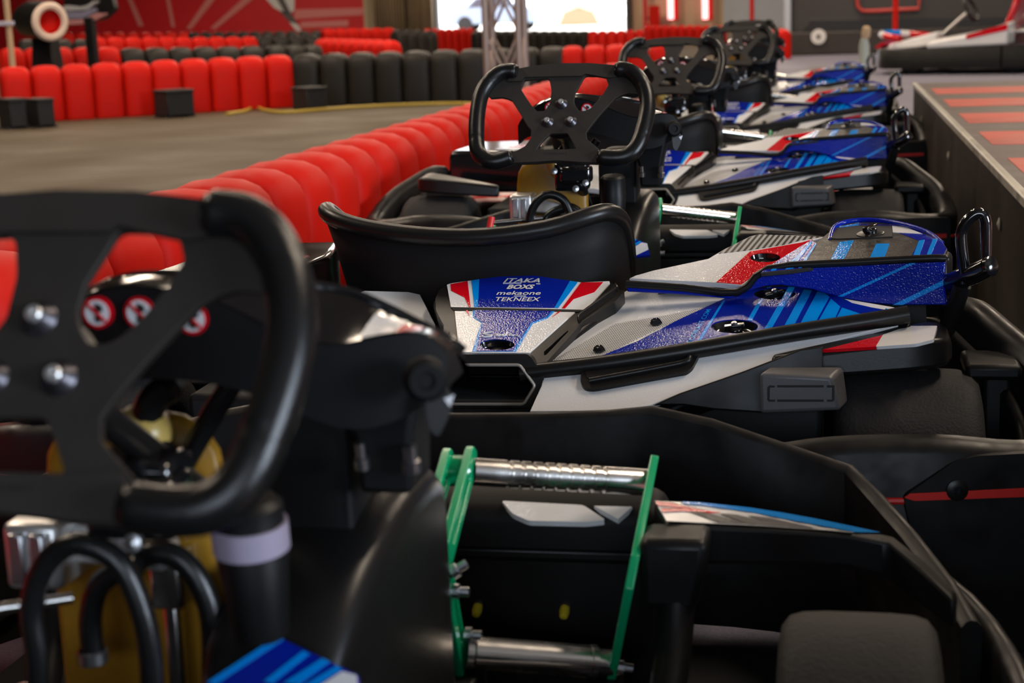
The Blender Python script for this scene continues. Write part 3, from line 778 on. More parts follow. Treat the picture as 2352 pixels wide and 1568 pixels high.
    P('sensor_post', join(box_vf(-.036, -.012, .205, .235, .355, .395), box_vf(-.030, -.018, .21, .225, .26, .36)), 'chrome', bevel=.003)
    tube('brake_rod', [(-.145, .10, .385), (-.06, .14, .388)], .004, 'chrome', K)
    tube('rod_end', [(-.150, .092, .372), (-.146, .10, .396)], .006, 'redline', K)
    lathe('cup_ring', [(.0215, 0), (.0245, .0), (.0245, .018), (.0215, .018)], (.074, .125, .432), (0, -.1, 1), 'lavender', K, seg=28)
    lathe('cup_body', [(0, -.06), (.018, -.06), (.0235, 0), (.0225, .002), (.0225, .030), (.018, .034), (0, .034)], (.074, .125, .432), (0, -.1, 1), 'plastic', K, seg=28)
    # ---- seat
    top = [(-.285, .02, .30), (-.305, -.12, .37), (-.316, -.24, .428), (-.318, -.33, .464), (-.296, -.378, .460), (-.25, -.405, .449), (-.19, -.425, .441), (-.117, -.44, .436), (-.04, -.446, .436), (.05, -.44, .446), (.105, -.418, .460), (.136, -.388, .463), (.150, -.345, .440), (.146, -.26, .37), (.128, -.13, .30), (.110, .02, .24)]
    low = [(-.20, .04, .08), (-.20, -.1, .07), (-.20, -.2, .07), (-.20, -.29, .08), (-.185, -.345, .09), (-.16, -.375, .10), (-.12, -.39, .10), (-.08, -.40, .10), (-.03, -.40, .10), (.02, -.40, .10), (.06, -.39, .10), (.09, -.365, .09), (.105, -.31, .08), (.11, -.2, .07), (.11, -.1, .07), (.11, .04, .08)]
    tp, lw = catmull(top, 3), catmull(low, 3)
    loops = []
    for f, bow in ((0, 0), (.12, .012), (.35, .016), (.6, .012), (.85, .002), (1, 0)):
        row = []
        for a, b in zip(tp, lw):
            q = b.lerp(a, f); c = V((-.07, -.1, q.z)); d = (q - c); d.z = 0
            row.append(q + d.normalized() * bow)
        loops.append(row)
    vs, fs = loft_vf(loops, False, False)
    n0 = len(lw); vs = list(vs) + [V((-.045, -.16, .06))]; k = len(vs) - 1
    fs += [(i, i + 1, k) for i in range(n0 - 1)] + [(n0 - 1, 0, k)]
    se = P('seat', (vs, fs), 'fairing', sharp=80)
    so = se.modifiers.new('solid', 'SOLIDIFY'); so.thickness = .006; so.offset = 1
    P('seat_rim', tube_vf(tp, .0140, 14), 'satin', se, sharp=80)
    # ---- rear tail panels with lettering
    RP = Frame((.02, -.54, .346), (0, -.313, .95))
    tail = px_plate('tail_shell', RP, [(-40, 320), (80, 215), (480, 175), (940, 110), (1470, 190), (1900, 190), (2060, 262), (1600, 640), (1110, 1060), (1020, 955), (225, 955), (130, 1010), (60, 640)], 'plastic', K, crop=C1, h=-.009, t=.03, bevel=.006)
    up = px_plate('tail_panel', RP, [(125, 205), (180, 190), (480, 148), (940, 90), (1470, 165), (1590, 182), (1900, 168), (1905, 190), (1640, 482), (170, 452)], 'white', K, crop=C1, h=0, t=.012, bevel=.0015, fil=.002)
    D = lambda nm, pts, m, par, lv, holes=(), cr=C1, fr=RP: px_plate(nm, fr, pts, m, par, crop=cr, h=.0005 * lv, t=.0005 * lv + .0008, holes=holes)
    D('sticker', [(480, 150), (940, 92), (1470, 167), (1300, 462), (465, 452)], 'blue', up, 1)
    D('sticker', [(395, 164), (480, 150), (465, 452), (425, 452)], 'sky', up, 1); D('sticker', [(1470, 167), (1555, 182), (1340, 465), (1300, 462)], 'sky', up, 1)
    D('sticker', [(165, 203), (352, 170), (385, 452), (365, 452), (320, 350), (172, 275)], 'red', up, 1); D('sticker', [(1590, 185), (1832, 180), (1735, 290), (1510, 365), (1415, 468), (1380, 466)], 'red', up, 1)
    px_plate('panel_gap', RP, [(166, 453), (1642, 483), (1560, 503), (203, 491)], 'dark', up, crop=C1, h=.0004, t=.013)
    dim = ell(675, 868, 190, 60)
    lo = px_plate('lower_tail_panel', RP, [(205, 490), (1528, 502), (1030, 950), (255, 945), (215, 600)], 'white', K, crop=C1, h=0, t=.012, bevel=.0012, holes=[dim])
    D('sticker', [(405, 491), (1300, 500), (1225, 575), (1060, 635), (880, 938), (402, 936), (500, 625), (410, 565)], 'sky', lo, 1, [dim])
    D('sticker', [(432, 491), (1270, 499), (1215, 562), (1045, 625), (845, 935), (450, 935), (515, 625), (430, 560)], 'blue', lo, 2, [dim])
    D('sticker', [(330, 491), (357, 491), (372, 555)], 'red', lo, 1); D('sticker', [(1345, 501), (1367, 501), (1270, 565)], 'red', lo, 1)
    ring = [RP.hit(C1[1] + x / C1[0], C1[2] + y / C1[0]) for x, y in dim]
    b, c = bowl('screw_dimple', RP, ring, .014, 'gloss', lo)
    lathe('dimple_screw', [(.012, -.014), (.011, -.009), (.006, -.007), (0, -.0068)], RP.p(*c), RP.n, 'satin', lo, seg=20)
    def T(s, x0, x1, yb, hpx, m='white', fr=RP, cr=C1, par=up, h=.0014, **kw):
        q = lambda x, y: fr.hit(cr[1] + x / cr[0], cr[2] + y / cr[0])
        l, r = q(x0, yb), q(x1, yb); t_ = q(x0, yb - hpx)
        text('lettering', s, fr, l, r, abs(t_[1] - l[1]), m, par, h=h, **kw)
    T('ITAKA', 742, 1140, 192, 46, shear=.25, bold=.02); T('SHOP', 950, 1105, 196, 16, h=.0020, shear=.2)
    D('sticker', [(738, 196), (940, 193), (940, 197), (738, 200)], 'white', up, 3); D('sticker', [(1100, 200), (1146, 203), (1146, 207), (1100, 205)], 'white', up, 3)
    T('BOXS', 775, 1072, 263, 48, shear=.2, bold=.04); T('mekaone', 665, 1145, 327, 42, shear=.15, bold=.012); T('TEKNEEX', 648, 1138, 396, 44, shear=.12, bold=.012)
    D('sticker', [(858, 336), (990, 336), (990, 340), (858, 340)], 'white', up, 3)
    # brush-written maker's word on the lower panel
    q = lambda x, y: RP.p(*RP.hit(C1[1] + x / C1[0], C1[2] + y / C1[0]), .0013)
    for pts in ([(618, 735), (560, 742), (530, 752), (560, 762), (612, 768), (600, 782), (540, 788), (512, 784)], [(700, 760), (680, 762), (668, 772), (690, 776), (710, 768), (700, 760)],
                [(790, 735), (775, 760), (768, 774)], [(772, 762), (740, 764), (730, 774), (750, 777), (772, 768)], [(800, 774), (820, 764), (840, 774), (870, 768), (915, 782)], [(818, 756), (822, 752)]):
        vs, fs = tube_vf(catmull([q(*p) for p in pts], 5), .0017, 6); P('lettering', (vs, fs), 'white', lo)
    # ribs either side of the panels
    rb = px_plate('tail_rib', RP, [(1905, 170), (1962, 200), (2005, 258), (2068, 262), (1960, 385), (1600, 605), (1560, 660), (1172, 1090), (1108, 1105), (1030, 952), (1530, 504), (1645, 484), (1908, 192)], 'satin', K, crop=C1, h=-.001, t=.02, bevel=.004, fil=.003, holes=[[(1442, 700), (1448, 712), (1210, 965), (1185, 970), (1185, 930)]])
    px_plate('rib_ridge', RP, [(1965, 205), (2005, 262), (1590, 560), (1560, 610), (1540, 590), (1570, 545), (1905, 300)], 'satin', rb, crop=C1, h=.006, t=.01, bevel=.003)
    lb = px_plate('tail_rib', RP, [(120, 205), (40, 262), (0, 350), (5, 480), (90, 640), (85, 870), (105, 1110), (215, 985), (252, 948), (212, 600), (203, 490), (168, 450)], 'satin', K, crop=C1, h=-.001, t=.02, bevel=.004, fil=.003, holes=[[(150, 690), (170, 880), (150, 960), (140, 900)]])
    # ---- six-sided rear opening
    HF = Frame((.01, -.700, .25), (0, -1, .16))
    hexo = [(222, 1085), (918, 1085), (1083, 1310), (962, 1508), (176, 1508), (55, 1310)]
    hp = lambda pts: [HF.hit(C1[1] + x / C1[0], C1[2] + y / C1[0]) for x, y in pts]
    ho = plate('tail_opening', HF, fillet(hp([(205, 968), (1018, 962), (1110, 1095), (1190, 1190), (1170, 1330), (1040, 1560), (100, 1560), (-30, 1330), (-40, 1190), (90, 1110)]), .006), 'satin', K, [fillet(hp(hexo), .003)], 0, .02, bevel=.005)
    hc = hp(hexo); cx, cy = sum(p[0] for p in hc) / 6, sum(p[1] for p in hc) / 6
    tube('opening_trim', [HF.p(*p, .001) for p in fillet([(cx + (x - cx) * 1.01, cy + (y - cy) * 1.01) for x, y in hc], .004)],   .0024, 'trim', ho, closed=True, seg=8)
    P('opening_duct', loft_vf([[HF.p(cx + (x - cx) * s, cy + (y - cy) * s, -d) for x, y in hc] for s, d in ((1.02, .004), (1.0, .06), (.9, .12), (.02, .12))], caps=False), 'dark', ho)
    # ---- right and left decks
    DF = Frame((.3, -.55, .3415), (-.1076, -.2, 1))
    e1, e2 = ell(545, 560, 230, 68), ell(940, 238, 205, 58)
    e1f = [DF.hit(C3[1] + x / C3[0], C3[2] + y / C3[0]) for x, y in e1]; e2f = [DF.hit(C3[1] + x / C3[0], C3[2] + y / C3[0]) for x, y in e2]
    dk_out = [(1247, 841), (1330, 745), (1436, 668), (1470, 662), (1650, 655), (1756, 650), (1880, 655), (1940, 685), (2050, 704), (2088, 714), (1985, 728), (1756, 763), (1560, 798), (1377, 823)]
    do = [DF.hit(*p) for p in dk_out]
    dk = plate('side_deck', DF, do, 'white', K, [e1f, e2f], 0, .014, bevel=.0015)
    DD = lambda nm, pts, m, lv, cr=C3, holes=(): px_plate(nm, DF, pts, m, dk, crop=cr, h=.0005 * lv, t=.0005 * lv + .0008, holes=holes)
    DD('sticker', [(85, 944), (860, 490), (1400, 400), (1800, 318), (1960, 262), (1290, 560), (690, 850), (520, 905), (340, 935)], 'dots', 1, C2)
    bl = [(-790, 858), (-400, 700), (0, 490), (490, 265), (620, 212), (840, 168), (1000, 152), (1300, 192), (1440, 228), (1560, 255), (1700, 330), (1900, 375), (2095, 408), (1820, 452), (1300, 525), (840, 596), (400, 680), (0, 752), (-400, 830)]
    DD('sticker', bl, 'blue', 2, C3, [e1, e2])
    h1 = [e1]
    for q_ in ([(425, 315), (450, 305), (205, 716), (170, 722)], [(1075, 172), (1138, 177), (905, 588), (835, 596)], [(1228, 197), (1305, 207), (1130, 548), (1030, 562)], [(1360, 218), (1420, 225), (1475, 272), (1345, 512), (1190, 535)],
               [(1492, 290), (1582, 368), (1530, 486), (1370, 508)], [(1600, 378), (1812, 449), (1545, 483)], [(2030, 384), (2092, 407), (2005, 420)], [(790, 290), (828, 288), (715, 505), (670, 502)], [(868, 168), (914, 160), (905, 174), (862, 182)]):
        DD('sticker_stripe', q_, 'sky', 3)
    q = lambda x, y: DF.hit(C3[1] + x / C3[0], C3[2] + y / C3[0])
    l, r = q(128, 722), q(318, 398); t_ = q(70, 720)
    text('lettering', 'SODIKART.COM', DF, l, r, (V(l) - V(t_)).length * .85, 'sky', dk, h=.0020, bold=.01)
    for f_, ang in ((e1f, .1), (e2f, .35)):
        b, c = bowl('screw_dimple', DF, f_, .012, 'gloss', dk)
        fastener(DF, c, ang, dk)
        lathe('fastener_screw', [(0, 0), (.0042, 0), (.0042, .003), (.003, .004), (.0012, .004), (0, .003)], DF.p(*c, .004), DF.n, 'steel', dk, seg=14)
    for x, y in ((690, 785), (1305, 492)):
        c = DF.hit(C2[1] + x / C2[0], C2[2] + y / C2[0])
        lathe('deck_screw', [(.0085, 0), (.0085, .0025), (.006, .0075), (.003, .0078), (0, .007)], DF.p(*c), DF.n, 'gloss', dk, seg=6, sharp=20)
    # left deck, the mirror image of the white part
    LF = Frame((-.3, -.55, .3415), (.1076, -.2, 1))
    ld = plate('side_deck', LF, [(-p[0] + .012, p[1]) for p in reversed([DF.hit(*p) for p in [(1247, 841), (1330, 745), (1436, 668), (1560, 664), (1640, 715), (1622, 796), (1560, 800), (1377, 823)]])], 'white', K, [], 0, .014, bevel=.0015)
    lq = lambda pts, cr: [(-x + .012, y) for x, y in [DF.hit(cr[1] + a / cr[0], cr[2] + b / cr[0]) for a, b in pts]]
    plate('sticker', LF, lq([(85, 944), (860, 490), (1400, 400), (1600, 380), (1290, 560), (690, 850)], C2), 'dots', ld, h=.0006, t=.001)
    # smaller cowl left of the seat
    lc_o = [(-.58, -.45), (-.345, -.47), (-.338, -.28), (-.37, -.12), (-.56, -.14)]
    lc = P('left_cowl', loft_vf([[V((u, v, .27)) for u, v in lc_o], [V((u * .995, v, .365)) for u, v in lc_o], [V((u * .97 - .008, v * .96 - .012, .386)) for u, v in lc_o]]), 'gloss', bevel=.008, sharp=50)
    LC = Frame((-.45, -.3, .3865), (0, 0, 1))
    plate('sticker', LC, [(.00, -.13), (.085, -.145), (.088, .0), (.03, .0)], 'white', lc, h=.0008, t=.002)
    plate('sticker', LC, [(.03, -.07), (.086, -.08), (.088, .0), (.05, .0)], 'red', lc, h=.0014, t=.002)
    # black edge along the deck
    ed = [a2(px, py, v) for px, py, v in [(1195, 858, -.686), (1247, 852, -.684), (1400, 834, -.680), (1600, 803, -.671), (1800, 768, -.657), (2000, 737, -.643), (2086, 722, -.635)]]
    tube('deck_edge', ed, [.0118] * 37, 'satin', K, smooth=6)
    # ---- white flank, scoop, dark corner
    FF = frame3((.082, -.690, .282), (.556, -.640, .346), (.236, -.742, .258))
    fl_o = [(1247, 866), (1336, 852), (1612, 812), (1700, 795), (2057, 734), (2064, 742), (1838, 803), (1730, 846), (1560, 905), (1500, 930), (1400, 945), (1216, 945), (1243, 885)]
    fk = px_plate('rear_flank', FF, fl_o, 'white', K, h=0, t=.010, bevel=.0015)
    px_plate('flank_backing', FF, [(1252, 856), (1336, 842), (1700, 785), (2075, 722), (2095, 735), (2050, 790), (1838, 830), (1560, 925), (1500, 960), (1222, 960), (1242, 890)], 'plastic', K, h=-.006, t=.03, bevel=.004)
    sc = px_plate('flank_scoop', FF, [(508, 985), (700, 935), (1780, 770), (1795, 805), (1700, 990), (1640, 1040), (640, 1222), (540, 1215), (493, 1160)], 'satin', K, crop=C2, h=.006, t=.02, bevel=.005, fil=.006)
    px_plate('scoop_hollow', FF, [(545, 1010), (1690, 830), (1620, 935), (600, 1120), (555, 1100)], 'plastic', sc, crop=C2, h=.0068, t=.002, fil=.004)
    tube('scoop_lip', [FF.p(*FF.hit(C2[1] + x / C2[0], C2[2] + y / C2[0]), .007) for x, y in ((590, 1142), (900, 1085), (1300, 1008), (1620, 940), (1670, 885))], .0042, 'satin', sc, smooth=4, seg=10)
    XF = Frame((.38, -.738, .27), (.02, -1, .25))
    px_plate('flank_side', XF, [(1500, 930), (1560, 903), (1700, 855), (1838, 802), (1890, 795), (1890, 880), (1760, 948), (1640, 940), (1570, 930)], 'plastic', K, h=0, t=.05, bevel=.003)
    # ---- guard over the right rear tyre
    gs = [(.385, -.706, .312, .285, -.69), (.43, -.708, .319, .287, -.675), (.49, -.708, .327, .291, -.65), (.55, -.708, .334, .296, -.615), (.585, -.704, .338, .299, -.60), (.603, -.692, .336, .301, -.60), (.612, -.67, .328, .303, -.61)]
    gv = loft_vf([[V((u, vr, zb)), V((u, vr + .004, zt)), V((u, vf, zt + .004)), V((u, vf, zb))] for u, vr, zt, zb, vf in gs])
    GT = frame3((.43, -.704, .319), (.585, -.700, .338), (.55, -.615, .338))
    gd = P('wheel_guard', gv, 'satin', bevel=.006, seg=3, sharp=50)
    px_plate('sticker', GT, [(735, 545), (970, 462), (1250, 460), (1215, 590), (1050, 632), (668, 658)], 'white', gd, crop=C5, h=.0022, t=.004, fil=.003)
    px_plate('sticker', GT, [(160, 688), (735, 547), (666, 657)], 'red', gd, crop=C5, h=.0022, t=.004)
    P('wheel_guard', mir(gv), 'satin', bevel=.006, seg=3, sharp=50)
    # number box
    def c3(x, y, v): return a2(C3[1] + x / C3[0], C3[2] + y / C3[0], v)
    nb = P('number_box', loft_vf([[c3(785, 1012, -.775), c3(1500, 1050, -.775), c3(1590, 1380, -.775), c3(790, 1412, -.775)], [c3(870, 955, -.735), c3(1605, 955, -.735), c3(1655, 1310, -.735), c3(860, 1370, -.735)], [c3(870, 985, -.66), c3(1605, 985, -.66), c3(1655, 1310, -.66), c3(860, 1370, -.66)]]), mat('grey black moulding', (.085, .083, .088), .42, bump=.08, bscale=900), bevel=.005, seg=3)
    NBF = frame3(c3(785, 1012, -.775), c3(1500, 1050, -.775), c3(790, 1412, -.775), (0, -1, 0))
    for q_ in ([(962, 1130), (1420, 1130), (1420, 1152), (962, 1152)], [(962, 1270), (1420, 1270), (1420, 1293), (962, 1293)], [(865, 1150), (885, 1132), (940, 1134), (940, 1152), (892, 1154), (888, 1268), (900, 1272), (942, 1272), (942, 1292), (880, 1292), (865, 1275)],
               [(1450, 1130), (1525, 1132), (1525, 1280), (1505, 1292), (1450, 1292), (1450, 1272), (1500, 1270), (1500, 1154), (1450, 1152)]):
        px_plate('box_groove', NBF, q_, 'dark', nb, crop=C3, h=.0003, t=.002)
    # bracket outside the tyre
    P('tyre_bracket', join(box_vf(.655, .690, -.63, -.57, .15, .285), box_vf(.63, .700, -.66, -.56, .275, .295)), 'plastic', bevel=.006)
    # ---- engine cowl on the right
    NP = frame3((.172, -.475, .370), (.332, -.518, .368), (.360, -.360, .414))
    nose_o = [(60, 680), (110, 655), (300, 600), (840, 485), (1000, 390), (1240, 270), (1330, 245), (1700, 255), (1990, 272), (1880, 300), (1360, 612), (1165, 748), (920, 722)]
    d3 = ell(1400, 478, 150, 46)
    cn = px_plate('cowl_nose', NP, nose_o, 'white', K, crop=C4, h=0, t=.008, bevel=.0015, holes=[d3])
    ND = lambda pts, m, lv, holes=(): px_plate('sticker', NP, pts, m, cn, crop=C4, h=.0005 * lv, t=.0005 * lv + .0008, holes=holes)
    ND([(920, 720), (1250, 420), (1560, 365), (1760, 330), (1870, 298), (1360, 605), (1163, 742)], 'red', 1, [d3])
    ND([(940, 440), (1010, 392), (1235, 283), (1330, 250), (1960, 275), (1740, 312), (1600, 350), (1250, 405)], 'carbon', 1)
    b, c = bowl('screw_dimple', NP, [NP.hit(C4[1] + x / C4[0], C4[2] + y / C4[0]) for x, y in d3], .012, 'gloss', cn)
    lathe('dimple_screw', [(.010, -.012), (.009, -.008), (.005, -.006), (0, -.0058)], NP.p(*c), NP.n, 'satin', cn, seg=18)
    TPn = frame3((.375, -.520, .400), (.600, -.530, .415), (.500, -.330, .428))
    tail_o = [(160, 1112), (330, 990), (560, 852), (600, 870), (700, 790), (760, 752), (930, 722), (1200, 735), (1450, 790), (1580, 860), (1622, 925), (1595, 985), (1400, 1000), (700, 1047), (400, 1090)]
    ct = px_plate('engine_cowl', TPn, tail_o, 'ink', K, crop=C6, h=0, t=.006, bevel=.0018)
    TD = lambda pts, m, lv: px_plate('sticker', TPn, pts, m, ct, crop=C6, h=.0005 * lv, t=.0005 * lv + .0008)
    TD([(168, 1108), (330, 995), (555, 858), (592, 880), (490, 1074)], 'blue', 1)
    TD([(240, 1098), (312, 1030), (300, 1062), (280, 1093)], 'sky', 2); TD([(355, 1087), (395, 1030), (548, 880), (560, 880), (415, 1080)], 'sky', 2); TD([(458, 1076), (590, 884), (597, 890), (488, 1073)], 'sky', 2)
    TD([(692, 1042), (800, 1032), (890, 858), (780, 872)], 'sky', 1); TD([(1005, 1022), (1122, 1014), (1170, 885), (1065, 886)], 'sky', 1)
    TD([(1335, 998), (1590, 980), (1616, 925), (1575, 868), (1430, 808), (1240, 800), (1400, 862)], 'blue', 1)
    TD([(1350, 995), (1400, 990), (1445, 858), (1400, 864)], 'sky', 2); TD([(1455, 988), (1490, 985), (1545, 852), (1510, 850)], 'sky', 2)
    TD([(930, 724), (1200, 737), (1440, 792), (1430, 808), (1200, 752), (930, 740)], 'blue', 1); TD([(1190, 748), (1290, 756), (1430, 812), (1195, 800)], 'white', 2)
    TD([(760, 756), (930, 724), (930, 742), (775, 764)], 'sky', 2)
    TD([(700, 848), (760, 768), (930, 748), (1188, 752), (1192, 835), (1060, 842), (760, 852)], 'dark', 3)  # flat dark sheet drawn for the recess, its shade put into the colour
    rc = TPn.hit(C6[1] + 1020 / C6[0], C6[2] + 815 / C6[0])
    lathe('fastener_plate', [(.020, 0), (.020, .0025), (.018, .0035), (0, .0035)], TPn.p(*rc), TPn.n, 'satin', ct, seg=20)
    fastener(TPn, rc, 1.0, ct, h=.006)
    rim_px = [(700, 850), (750, 765), (930, 730), (1200, 742), (1450, 797), (1580, 865)]
    tube('cowl_arch', [TPn.p(*TPn.hit(C6[1] + x / C6[0], C6[2] + y / C6[0]), hh) for (x, y), hh in zip(rim_px, (-.002, .004, .006, .005, .002, -.003))], .0034, 'blue', ct, smooth=5, seg=10)
    SPf = Frame((.172, -.502, .36), (-.115, -.985, .05))
    side = [(1440, 655), (1570, 663), (1695, 672), (1765, 618), (1950, 604), (2150, 594), (2172, 600), (2168, 640), (2175, 700), (2049, 700), (2000, 696), (1930, 683), (1897, 674), (1864, 664), (1794, 654), (1756, 657), (1705, 672), (1677, 686), (1560, 676), (1440, 670)]
    cs_ = px_plate('cowl_side', SPf, side, 'blue', K, h=0, t=.016, bevel=.002)
    px_plate('sticker_stripe', SPf, [(1922, 681), (1936, 681), (2104, 604), (2090, 604)], 'sky', cs_, h=.0006, t=.001); px_plate('sticker_stripe', SPf, [(2050, 700), (2074, 700), (2168, 654), (2166, 643)], 'sky', cs_, h=.0006, t=.001)
    tube('cowl_edge', [SPf.p(*SPf.hit(px, py), -.001) for px, py in [(1438, 652), (1570, 661), (1695, 671), (1765, 617), (1950, 603), (2150, 593), (2174, 596)]], .0055, 'satin', K, smooth=3, seg=10)
    c0, c1_ = a2(2172, 598, -.535), a2(2175, 702, -.535)
    P('cowl_end', loft_vf([[c0, c1_, c1_ + V((.012, .05, 0)), c0 + V((.014, .05, .004))], [c0 + V((-.05, .10, .012)), c1_ + V((-.05, .10, 0)), c1_ + V((-.03, .18, 0)), c0 + V((-.03, .18, .014))]]), 'plastic', bevel=.008)
    P('cowl_body', loft_vf([[V((.20, -.45, .33)), V((.59, -.51, .30)), V((.59, -.35, .30)), V((.40, -.32, .30))], [V((.22, -.455, .362)), V((.585, -.505, .395)), V((.575, -.36, .405)), V((.40, -.35, .395))]]), 'dark')
    P('underbody', box_vf(-.42, .45, -.70, -.42, .07, .255), 'dark', bevel=.01)
    # ---- black tube handle at the rear right corner
    ht = tube('rear_handle', [a2(px, py, v) for px, py, v in [(2150, 668, -.50), (2190, 646, -.55), (2235, 630, -.59), (2272, 612, -.615)]], .0135, 'gloss', K, smooth=5)
    tube('handle_loop', [a2(px, py, -.585) for px, py in [(2220, 650), (2208, 560), (2210, 528), (2226, 503), (2248, 490), (2262, 502), (2265, 540), (2264, 620)]], .0075, 'gloss', ht, smooth=6)
    tube('handle_leg', [a2(2210, 655, -.57), a2(2185, 730, -.55), a2(2155, 800, -.53)], .012, 'plastic', ht)
    lathe('handle_cap', [(0, 0), (.0135, -.001), (.0135, .004), (.010, .007), (0, .008)], a2(2272, 612, -.615), (.55, -.5, .2), 'gloss', ht, seg=18)
    # ---- rear bumper band with red strip
    half = [(0, -.895, .215, .07), (.20, -.897, .222, .07), (.36, -.895, .245, .07), (.46, -.890, .260, .07), (.58, -.880, .262, .07), (.67, -.855, .250, .07), (.735, -.81, .246, .07), (.750, -.74, .258, .07), (.730, -.63, .298, .08), (.685, -.53, .330, .10), (.655, -.46, .346, .12), (.63, -.42, .342, .16)]
    full = smooth_path([(-u * .95, v, a, b) for u, v, a, b in half[:0:-1]] + half)
    bp = P('rear_bumper', wall_sweep(full, .05), 'plastic_worn', sharp=60)
    inner = [(u * .93, v * .955 if v < -.6 else v, zt - .03, zb + .02) for u, v, zt, zb in full]
    P('bumper_inner_band', wall_sweep(inner, .02), 'plastic', bp, sharp=60)
    rl = []
    for i, (u, v, zt, zb) in enumerate(full):
        a, b = full[max(i - 1, 0)], full[min(i + 1, len(full) - 1)]
        t = V((b[0] - a[0], b[1] - a[1], 0)).normalized(); n = V((t.y, -t.x, 0))
        if v < -.6: rl.append(V((u, v, .190)) + n * .0275)
    P('red_strip', tube_vf(rl, .0042, 8), 'redline', bp)
    BF = Frame((.60, -.912, .18), (.18, -1, .05))
    ov = plate('bumper_overlay', BF, fillet([BF.hit(px, py) for px, py in [(2076, 1142), (2188, 1064), (2240, 1048), (2352, 1042), (2500, 1040), (2500, 1500), (2160, 1500)]], .008), 'plastic_worn', bp, h=-.002, t=.014, bevel=.004)
    plate('overlay_strip', BF, [BF.hit(px, py) for px, py in [(2078, 1143), (2090, 1134), (2352, 1121), (2480, 1116), (2480, 1136), (2352, 1141), (2100, 1150)]], 'redline', bp, h=.0005, t=.004, bevel=.0015)
    lathe('overlay_bolt', [(.0125, 0), (.0125, .003), (.010, .004), (.005, .0045), (.0045, .001), (0, .001)], BF.p(*BF.hit(2198, 1125)), BF.n, 'satin', bp, seg=20)
    # ---- side pods
    pod = loft_vf([rrect(.36 + d, .66 - d * .6, .06, zt, .05, v, 4) for v, d, zt in ((-.40, .03, .20), (-.34, 0, .225), (-.1, 0, .215), (.15, 0, .20), (.27, .02, .185), (.32, .06, .16))])
    P('side_pod', pod, 'plastic', bevel=.004, sharp=80); P('side_pod', mir(pod), 'plastic', bevel=.004, sharp=80)
    for s in (-1, 1):
        PF = Frame((s * .52, -.1, .2165), (0, .045, 1))
        plate('sticker', PF, fillet([(-.10 * s, -.20), (.08 * s, -.18), (.10 * s, .15), (-.08 * s, .22)][::s], .01), 'white', K.children[-1] if s < 0 else K.children[-2], h=.001, t=.002)
        plate('sticker', PF, [(-.10 * s, -.02), (.085 * s, -.10), (.09 * s, -.02), (-.095 * s, .08)][::s], 'red', K.children[-1] if s < 0 else K.children[-2], h=.002, t=.002)
    # ---- front bumper
    fh = [(0, 1.0, .298, .15), (.10, 1.0, .300, .15), (.18, 1.0, .304, .15), (.233, .998, .310, .15), (.30, .99, .298, .15), (.37, .975, .279, .145), (.455, .952, .257, .13), (.485, .90, .240, .11), (.515, .83, .224, .09), (.548, .745, .202, .08), (.565, .68, .186, .08)]
    ff = [(-u, v, a, b) for u, v, a, b in fh[:0:-1]] + fh
    fb = P('front_bumper', wall_sweep(ff, .020), 'plastic_worn', sharp=40)
    lowf = smooth_path([(-.60, .40, .16, .05), (-.60, .62, .17, .05), (-.55, .82, .18, .05), (-.42, .965, .19, .05), (-.2, 1.002, .19, .05), (.2, 1.002, .19, .05), (.42, .965, .19, .05), (.55, .82, .18, .05), (.60, .62, .17, .05), (.60, .40, .16, .05)])
    P('lower_front_band', wall_sweep(lowf, .022), 'plastic_worn', fb, sharp=60)
    # ---- nose body, arms over the front wheels
    rr = [a1(px, py, v) for px, py, v in [(1530, 1200, .600), (1640, 1206, .612), (1760, 1212, .625), (1860, 1218, .640), (1950, 1224, .650), (2040, 1242, .655), (2110, 1302, .625), (2192, 1378, .585)]]
    fr_ = [a1(px, py, v) for px, py, v in [(1500, 1151, .662), (1610, 1156, .678), (1720, 1168, .695), (1835, 1186, .708), (1940, 1208, .712), (2052, 1232, .705), (2128, 1290, .665), (2200, 1362, .62)]]
    drop = (.042, .040, .038, .036, .036, .038, .036, .030)
    av = loft_vf([[r_ - V((0, -.004, d)), r_, f_, f_ - V((0, 0, d))] for r_, f_, d in zip(rr, fr_, drop)])
    ar = P('front_arm', av, 'plastic', bevel=.005, sharp=50); P('front_arm', mir(av), 'plastic', bevel=.005, sharp=50)
    def ont(s, t, h):
        i = min(int(s), len(rr) - 2); g = s - i
        return rr[i].lerp(rr[i + 1], g).lerp(fr_[i].lerp(fr_[i + 1], g), t) + V((0, 0, h))
    def AD(edge0, edge1, m, lv):
        '''sticker between two lines, each a list of (station, across) points'''
        N = 9
        def samp(e, k):
            x = k / (N - 1) * (len(e) - 1); i = min(int(x), len(e) - 2); g = x - i
            return [e[i][j] + (e[i + 1][j] - e[i][j]) * g for j in (0, 1)]
        P('sticker', loft_vf([[ont(*samp(edge0, k), .0012 + .0007 * lv) for k in range(N)], [ont(*samp(edge1, k), .0012 + .0007 * lv) for k in range(N)]], False, False), m, ar)
    AD([(.02, .03), (2, .03), (4.1, .03)], [(.02, .97), (2, .97), (4.5, .97)], 'white', 0)
    AD([(.6, .86), (2, .70), (4.2, .10)], [(.6, .97), (2, .97), (4.75, .97)], 'sky', 1)
    AD([(.02, .70), (.45, .66), (1.1, .60)], [(.02, .93), (.35, .90), (.75, .66)], 'red', 1)
    AD([(.02, .40), (.5, .50), (.9, .42)], [(.06, .58), (.5, .64), (1.3, .56)], 'red', 1)
    for s0, s1, w_ in ((.75, 1.35, .35), (1.35, 2.1, .40), (1.95, 2.9, .45)):
        AD([(s0 + .35, .06), (s1 + .35, .06)], [(s0 - .15, .52), (s0 + w_ - .15, .50)], 'ink', 1)
